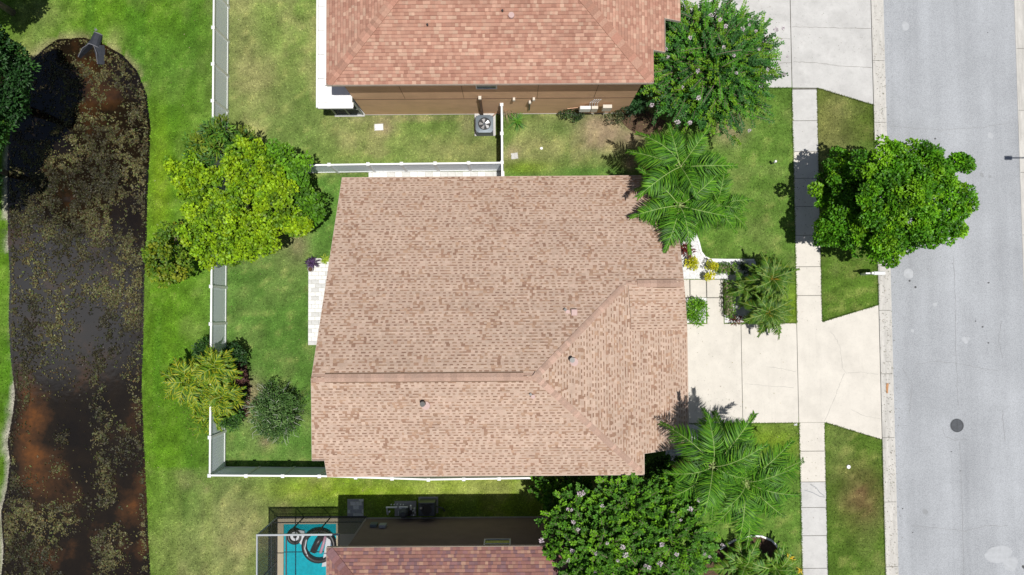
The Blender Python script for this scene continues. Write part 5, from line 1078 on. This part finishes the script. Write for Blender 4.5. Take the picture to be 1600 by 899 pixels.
for a, b in zip(A, A[1:]): d = Vector((b[0]-a[0], b[1]-a[1])).normalized()*.05; MB().prism([(a[0]+d.y, a[1]-d.x), (b[0]+d.y, b[1]-d.x), (b[0]-d.y, b[1]+d.x), (a[0]-d.y, a[1]+d.x)], -.05, .07).build('edging_stone', 'white_metal', eg2)

# ================= SMALL OBJECTS =================
# AC condenser (north)
x, y = G(757, 194, .8); ac = thing('air_conditioner', 'square grey condenser with round fan beside the tan wall', 'air conditioner', (x, y, 0))
gxp, gyp = G(758, 195); MB().box(gxp-x-.56, gxp-x+.56, gyp-y-.62, gyp-y+.62, -.03, .09, bev=.015).build('pad', 'concrete_grey', ac)
ow, oh = .44, .44; dx_, dy_ = 0, 0
body = MB(); 
for k in range(11): body.box(-ow+(.012 if k % 2 else 0), ow-(.012 if k % 2 else 0), -oh+(.012 if k % 2 else 0), oh-(.012 if k % 2 else 0), .1+k*.062, .1+(k+1)*.062)
body.build('louvred_body', 'dark_metal', ac)
top = MB(); N_ = 32; R_o = .33
ringv = [(R_o*math.cos(2*math.pi*i/N_), R_o*math.sin(2*math.pi*i/N_)) for i in range(N_)]
def sq(i):
    a = 2*math.pi*i/N_; c, s = math.cos(a), math.sin(a); k = .46/max(abs(c), abs(s)); k = min(k, .56); return (k*c, k*s)
for i in range(N_):
    j = (i+1) % N_; a, b, c, d = ringv[i], ringv[j], sq(j), sq(i); top.quad((*a, .86), (*b, .86), (*c, .84), (*d, .84)); top.quad((*d, .84), (*c, .84), (*c, .77), (*d, .77)); top.quad((*b, .86), (*a, .86), (*a, .7), (*b, .7))
top.build('top_panel', 'ac_grey', ac); MB().disc(0, 0, .785, .33, 24, .005).build('fan_well', 'black_rubber', ac)
for k in range(5):
    a = k*2*math.pi/5+.3; q = MB(); q.quad((math.cos(a)*.05, math.sin(a)*.05, .81), (math.cos(a-.12)*.27, math.sin(a-.12)*.27, .80), (math.cos(a+.25)*.29, math.sin(a+.25)*.29, .815), (math.cos(a+.55)*.26, math.sin(a+.55)*.26, .83), (math.cos(a+.7)*.07, math.sin(a+.7)*.07, .825)); q.build('fan_blade', 'fan_blade', ac)
MB().disc(0, 0, .84, .07, 14, .05).build('motor_hub', 'dark_metal', ac)
gr = MB()
for r_ in (.12, .2, .27, .32): gr.tube([(r_*math.cos(2*math.pi*i/24), r_*math.sin(2*math.pi*i/24), .862) for i in range(24)], .004, 3, closed=True)
gr.build('fan_guard', 'dark_metal', ac); MB().tube([(.3, .4, .3), (.6, .75, .25), (.9, .9, .35)], .03, 6).build('refrigerant_line', 'copper', ac)
# pool equipment (south)
x, y = G(667, 795, .7); hp = thing('heat_pump', 'dark square pool heater in the shade of the brown house', 'pool heater', (x, y, 0))
MB().box(-.42, .42, -.34, .34, .05, .85, bev=.03).build('body', 'dark_metal', hp); MB().disc(0, -.02, .858, .27, 20, .01).build('fan_grille', 'black_rubber', hp); B('vent_slot', 'black_rubber', hp, -.3, -.05, .2, .28, .84, .853); B('vent_slot', 'black_rubber', hp, .05, .3, .2, .28, .84, .853); B('control_panel', 'beige_plastic', hp, -.34, -.2, .02, .12, .84, .858); MB().tube([(.42, 0, .3), (.75, -.1, .28), (.85, -.3, .1)], .04, 8).build('pipe', 'dark_metal', hp); B('pad', 'paver_dark', hp, -.52, .5, -.42, .42, -.02, .05)
x, y = G(630, 797, .4); pe_ = thing('pool_pump', 'pool pump and filter with white plumbing beside the dark heater', 'pool equipment', (x, y, 0))
MB().tube([(.05, -.1, .05), (.05, -.1, .7), (.05, -.1, .85)], [.24, .24, .12], 16).build('filter_tank', 'dark_metal', pe_, smooth=False); MB().tube([(-.1, -.25, .2), (.35, -.25, .2)], .11, 12).build('pump', 'black_rubber', pe_); MB().tube([(.4, -.1, .1), (.4, -.1, .5)], .1, 10).build('strainer', 'black_rubber', pe_)
for pts in ([(-.85, -.3, .1), (-.85, .15, .45), (-.3, .17, .5)], [(-.2, .17, .5), (.25, .17, .5)], [(-.2, .12, .45), (.12, .05, .5), (.15, .17, .5)], [(-.22, -.3, .3), (-.22, -.12, .3)], [(-.22, -.3, .3), (-.1, -.3, .3)], [(.42, .05, .5), (.42, .3, .65)], [(-.8, -.2, .1), (-.72, -.1, .3)], [(.6, -.2, .3), (.58, .1, .4)]): MB().tube(pts, .048, 7).build('pipe', 'pipe_white', pe_)
for i, (a, b) in enumerate(((-.6, .3), (-.45, .3), (-.3, .31), (-.12, .3), (.02, .29), (.45, .1), (.52, -.03), (.55, -.25))): MB().disc(a, b, .52, .03, 8, .08).build('valve', 'pipe_white', pe_)
B('pad', 'paver_dark', pe_, -.5, .62, -.42, .35, -.02, .05)
for px, c_, zz in ((583, 'seam', 1.6), (597, 'float_blue', 1.75)):
    xx, _ = G(px, 816, zz); MB().box(xx-.17, xx+.17, -10.71, -10.55, zz-.4, zz, bev=.02).build('electrical_box', {'seam': 'ac_grey', 'float_blue': 'grey_frame'}[c_], sh)
# mailbox
x, y = G(1371, 427, 1.1); mbx = thing('mailbox', 'white mailbox on a post at the edge of the gutter', 'mailbox', (x-.25, y, 0)); B('post', 'vinyl', mbx, -.055, .055, -.055, .055, -.05, 1.15); B('arm', 'vinyl', mbx, .057, .62, -.04, .04, .92, 1.0)
m_ = MB(); n = 8; prof = [(-.09, 0), (.09, 0)]+[(.09*math.cos(a), .12+.09*math.sin(a)) for a in [math.pi*i/n for i in range(n+1)]]; m_.v = [(.05, p[0], 1.0+p[1]) for p in prof]+[(.6, p[0], 1.0+p[1]) for p in prof]; k = len(prof); m_.f = [tuple(range(k)), tuple(2*k-1-i for i in range(k))]+[(i, k+i, k+(i+1) % k, (i+1) % k) for i in range(k)]; m_.build('box', 'vinyl', mbx)
B('door', 'white_metal', mbx, .601, .615, -.085, .085, 1.01, 1.17); B('brace', 'vinyl', mbx, -.3, -.057, -.035, .035, .95, 1.02)
# manhole
x, y = G(1495, 665); mh = thing('manhole_cover', 'round dark iron manhole cover in the street', 'manhole cover', (x, y, 0)); MB().disc(0, 0, .024, .34, 32, .03).build('cover', 'iron', mh); fr_ = MB(); fr_.tube([(.355*math.cos(2*math.pi*i/32), .355*math.sin(2*math.pi*i/32), .016) for i in range(32)], .013, 4, closed=True); fr_.build('frame', 'grey_frame', mh)
for i in range(9):
    yy_ = -.26+i*.065; hw = math.sqrt(max(0, .3**2-yy_**2)); 
    for s_ in (-1, 1): MB().box(s_*hw*.5-hw*.42, s_*hw*.5+hw*.42, yy_-.012, yy_+.012, .022, .03).build('tread_bar', 'dark_metal', mh)
# covers in the grass
def cover(label, px, py, sx, sy, m, rz=0, name='utility_cover', rnd=False, z=.03):
    x, y = G(px, py); t = thing(name, label, 'utility cover', (x, y, 0), None, rz)
    (MB().disc(0, 0, z, sx, 16, .06) if rnd else MB().box(-sx, sx, -sy, sy, -.04, z, bev=.01)).build('lid', m, t); (MB().disc(0, 0, z-.01, sx*1.15, 16, .06) if rnd else MB().box(-sx-.03, sx+.03, -sy-.03, sy+.03, -.05, z-.012)).build('rim', 'concrete_grey', t); return t
cover('white rectangular cover in the dry northern back yard', 592, 199, .21, .15, 'pipe_white', .05)
cover('pale square cover in the dry grass beside the short fence', 804, 244, .15, .13, 'concrete_grey', .1)
cover('small round white cover in the lower verge', 1325.5, 729.5, .09, .09, 'pipe_white', rnd=True, z=.05)
cover('tiny grey valve box at the driveway and sidewalk corner', 1243, 662.5, .06, .06, 'grey_frame')
cover('small bare white cap in the grass under the upper right palm', 846, 232, .07, .07, 'pipe_white', rnd=True)
x, y = G(1213, 252, .5); t = thing('garden_light', 'small white post light on the front lawn near the sidewalk', 'garden light', (x-.1, y-.05, 0)); MB().tube([(0, 0, -.05), (.05, .03, .42)], .035, 8).build('post', 'dark_metal', t); MB().tube([(.05, .03, .42), (.06, .035, .55)], [.075, .06], 10).build('lamp_head', 'pipe_white', t)
x, y = G(1306, 270, .3); t = thing('utility_box', 'dark blue box with two white caps in the street tree shade', 'utility box', (x, y, 0)); MB().box(-.22, .22, -.24, .24, -.02, .35, bev=.03).build('body', 'blue_plastic', t)
for yv in (-.1, .12): MB().disc(-.12, yv, .375, .045, 10, .03).build('cap', 'pipe_white', t)
# drain outlet in the pond
x, y = G(148, 68, -.1); t = thing('drain_outlet', 'dark flared storm drain outlet with two splayed wings at the head of the pond', 'drain outlet', (x, y, -.15))
q = MB(); prof = [(.24*math.cos(a), .24*math.sin(a)) for a in [math.pi*i/8 for i in range(9)]]
def DV(u, v, z): c, s = math.cos(-.35), math.sin(-.35); return (u*c-v*s, u*s+v*c, z)   # v axis runs from the bank into the water
q.v = [DV(p[0]*1., .55, p[1]*.95) for p in prof]+[DV(p[0]*1.25, -.15, p[1]*1.1+.02) for p in prof]; q.f = [(i, i+1, 10+i, 9+i) for i in range(8)]; q.build('pipe', 'outlet_dark', t)
MB().tube([DV(p[0]*1.0, .55, p[1]*.95) for p in prof], .03, 5).build('collar', 'outlet_rim', t)
MB().tube([DV(p[0]*1.25, -.15, p[1]*1.1+.03) for p in prof], .025, 5).build('rim', 'outlet_rim', t)
for s_ in (-1, 1):
    w_ = MB(); a0, a1 = DV(s_*.1, -.12, .26), DV(s_*.55, -1.0, .08); b0, b1 = DV(s_*.42, .1, -.1), DV(s_*.85, -.85, -.2)
    w_.quad(a0, a1, b1, b0); w_.quad((a0[0], a0[1], -.3), (a1[0], a1[1], -.3), a1, a0); w_.build('wing', 'outlet_dark', t); MB().tube([a0, DV(s_*.42, -.5, .22), a1], .016, 5).build('wing_edge', 'outlet_rim', t)
MB().disc(.1, .75, .12, .1, 8, .2).build('anchor', 'outlet_rim', t)
# street lamp standing past the right edge: its shadow lies on the road
zl = 7.5; sx_ = SUNV.x/SUNV.z; sy_ = SUNV.y/SUNV.z; hx_, hy_ = G(1575, 247); hx_ += sx_*zl; hy_ += sy_*zl
sl_ = thing('street_lamp', 'street lamp on the far kerb whose head shadow falls on the road', 'street lamp', (hx_+1.75, hy_, 0)); MB().tube([(0, 0, 0), (0, 0, zl-.3)], [.09, .06], 10).build('pole', 'grey_frame', sl_); MB().tube([(0, 0, zl-.4), (-.6, 0, zl), (-1.6, 0, zl)], .035, 8).build('arm', 'grey_frame', sl_); MB().box(-1.95, -1.55, -.1, .1, zl-.07, zl+.07, bev=.02).build('lamp_head', 'grey_frame', sl_)

# ================= GRASS BLADES =================
def grass():
    N = 330000; X = RNG.uniform(-30, 19.33, N); Y = RNG.uniform(-16.5, 18.5, N)
    ok = np.ones(N, bool); sdp = poly_sd(X, Y, POND); ok &= sdp > .03
    for x0, x1, y0, y1 in ((-7.9, 7.8, -6.93, 6.25), (-7.72, 7.1, 10.58, 25), (-9.4, -7.7, 10.4, 25), (-7.65, 6.1, -25, -10.7), (-12.3, -7.6, -25, -10.6), (14.97, 16.35, -25, 25), (7.2, 15, -5.94, -.7), (7.2, 19.4, 11.8, 25), (-7.25, -.3, 6.2, 7.46), (x1p, 7.8, -.75, 1.85)):
        ok &= ~((X > x0) & (X < x1) & (Y > y0) & (Y < y1))
    for poly in ([(15, -5.9), (16.36, -5.9), (19.4, -6.84), (19.4, .22), (16.36, -.65), (15, -.65)], [(16.3, 11.8), (19.4, 10.85), (19.4, 12), (16.3, 12)], [G(*p) for p in ((1040, 350), (1082, 350), (1090, 376), (1094, 396), (1106, 407), (1180, 408), (1186, 440), (1180, 505), (1040, 505))], [G(*p) for p in ((1124, 858), (1148, 844), (1185, 838), (1205, 846), (1220, 860), (1229, 880), (1232, 960), (1100, 960))], [G(*p) for p in ((482, 404), (560, 404), (560, 539), (482, 539))]):
        ok &= poly_sd(X, Y, poly) > 0.02
    bare = np.zeros(N)
    for px, py, rx, ry in ((940, 205, 36, 28), (985, 215, 26, 14), (1345, 775, 20, 30)): bare += .8*blob(X, Y, px, py, rx, ry)
    ok &= RNG.random(N) > bare
    X, Y = X[ok], Y[ok]; n = len(X); c = lawn_col(X, Y)*RNG.uniform(.55, 1.75, n)[:, None]*1.05; z = ground_z(X, Y)
    a = RNG.uniform(0, 6.283, n); L = RNG.uniform(.05, .11, n); e = RNG.uniform(.15, .9, n); wd = RNG.uniform(.012, .03, n)
    d = np.stack([np.cos(a)*np.cos(e), np.sin(a)*np.cos(e), np.sin(e)], -1); sd_ = np.stack([-np.sin(a), np.cos(a), 0*a], -1); P = np.stack([X, Y, z], -1)
    V = np.stack([P-sd_*wd[:, None], P+sd_*wd[:, None], P+d*L[:, None]], 1).reshape(-1, 3)
    o = np_mesh('grass', V, np.arange(3*n).reshape(n, 3), 'blade', cols=c); props(o, 'short mown grass covering the lawns', 'grass', kind='stuff')
x1p = 7.2
grass()

def litter():
    rr = np.random.default_rng(91); V = []; C = []
    def add(xs, ys, zs, col, sz):
        n = len(xs); a = rr.uniform(0, 6.28, n); s_ = rr.uniform(.5, 1.2, n)*sz; v = np.zeros((n, 4, 3))
        for k in range(4): q = s_*(1 if k % 2 == 0 else .45); v[:, k, 0] = xs+q*np.cos(a+k*1.571); v[:, k, 1] = ys+q*np.sin(a+k*1.571); v[:, k, 2] = zs+rr.uniform(.002, .02, n)
        V.append(v); C.append(np.array(col)[rr.integers(len(col), size=n)]*rr.uniform(.6, 1.3, n)[:, None])
    br = [[.12, .08, .04], [.2, .14, .06], [.07, .05, .03], [.1, .13, .03]]
    n = 700; add(rr.normal(19.7, .22, n).clip(19.35, 20.4), rr.uniform(-14, 17, n), np.full(n, .055), br, .028)
    for px, py, rx, ry, k in ((1270, 320, 60, 90, 160), (1100, 560, 60, 80, 60), (1200, 60, 50, 50, 90), (1215, 480, 40, 30, 90), (1110, 640, 50, 24, 80), (1265, 720, 20, 60, 30), (1310, 60, 60, 60, 60), (1440, 330, 70, 90, 120)):
        x, y = G(px, py); add(rr.normal(x, rx/45, k), rr.normal(y, ry/45, k), np.full(k, .04), br, .024)
    n = 900; add(rr.uniform(-30, 15, n), rr.uniform(-16, 17, n), np.full(n, .06), [[.3, .26, .12], [.22, .15, .08], [.4, .38, .2]], .035)
    for cx, cy, r_, k in ((*G(375, 330), 3.2, 260), (*G(1110, 130), 3.2, 200), (*G(1300, 330), 2.5, 200), (*G(320, 620), 2, 120), (*G(430, 645), 1.7, 90)):
        a = rr.uniform(0, 6.28, k); q = r_*np.sqrt(rr.random(k)); add(cx+q*np.cos(a), cy+q*np.sin(a), np.full(k, .06), br, .035)
    V = np.concatenate(V); X, Y = V[:, 0, 0], V[:, 0, 1]; ok = ~((X > -8) & (X < 7.9) & (Y > -7) & (Y < 6.3)) & ~((X > -8) & (X < 7) & ((Y > 10.5) | (Y < -10.6))) & (poly_sd(X, Y, POND) > .3) & ~((X < -7.5) & (X > -12.4) & (Y < -10.5))
    C = np.concatenate(C)[ok]; V = V[ok]; n = len(V); o = np_mesh('fallen_leaves', V.reshape(-1, 3), np.arange(n*4).reshape(n, 4), 'leaf', cols=C); props(o, 'scattered brown fallen leaves on grass, gutter and pavement', 'leaves', kind='stuff')
litter()
def edge_grass():
    rr = np.random.default_rng(92); P = []
    for (a, b) in (((14.99, -.66), (14.99, 11.8)), ((16.33, -.62), (16.33, 11.78)), ((14.99, -15), (14.99, -5.92)), ((16.33, -15), (16.33, -5.93)), ((16.36, -.64), (19.3, .22)), ((16.36, -5.93), (19.3, -6.84)), ((16.36, 11.78), (19.3, 10.85)), ((19.32, .2), (19.32, 10.87)), ((19.32, -15), (19.32, -6.84)), ((8.2, -5.94), (14.97, -5.94)), ((11.2, -.71), (14.97, -.71)), ((7.4, 11.8), (14.97, 11.8))):
        L = math.hypot(b[0]-a[0], b[1]-a[1]); n = int(L*150); t = rr.random(n); nx_, ny_ = -(b[1]-a[1])/L, (b[0]-a[0])/L; j = rr.normal(0, .012, n)+.022*(vnoise(t*L, t*0+a[0], .35, 5)-.5); P.append(np.stack([a[0]+(b[0]-a[0])*t+nx_*j, a[1]+(b[1]-a[1])*t+ny_*j], -1))
    P = np.concatenate(P); n = len(P); c = lawn_col(P[:, 0], P[:, 1])*rr.uniform(.4, 1.1, n)[:, None]; a = rr.uniform(0, 6.283, n); L = rr.uniform(.04, .09, n); e = rr.uniform(.1, .7, n); wd = rr.uniform(.006, .014, n)
    d = np.stack([np.cos(a)*np.cos(e), np.sin(a)*np.cos(e), np.sin(e)], -1); sd_ = np.stack([-np.sin(a), np.cos(a), 0*a], -1); Q = np.stack([P[:, 0], P[:, 1], np.full(n, .03)], -1)
    V = np.stack([Q-sd_*wd[:, None], Q+sd_*wd[:, None], Q+d*L[:, None]], 1).reshape(-1, 3); o = np_mesh('edge_grass', V, np.arange(3*n).reshape(n, 3), 'blade', cols=c); props(o, 'grass creeping over the slab edges', 'grass', kind='stuff')
edge_grass()
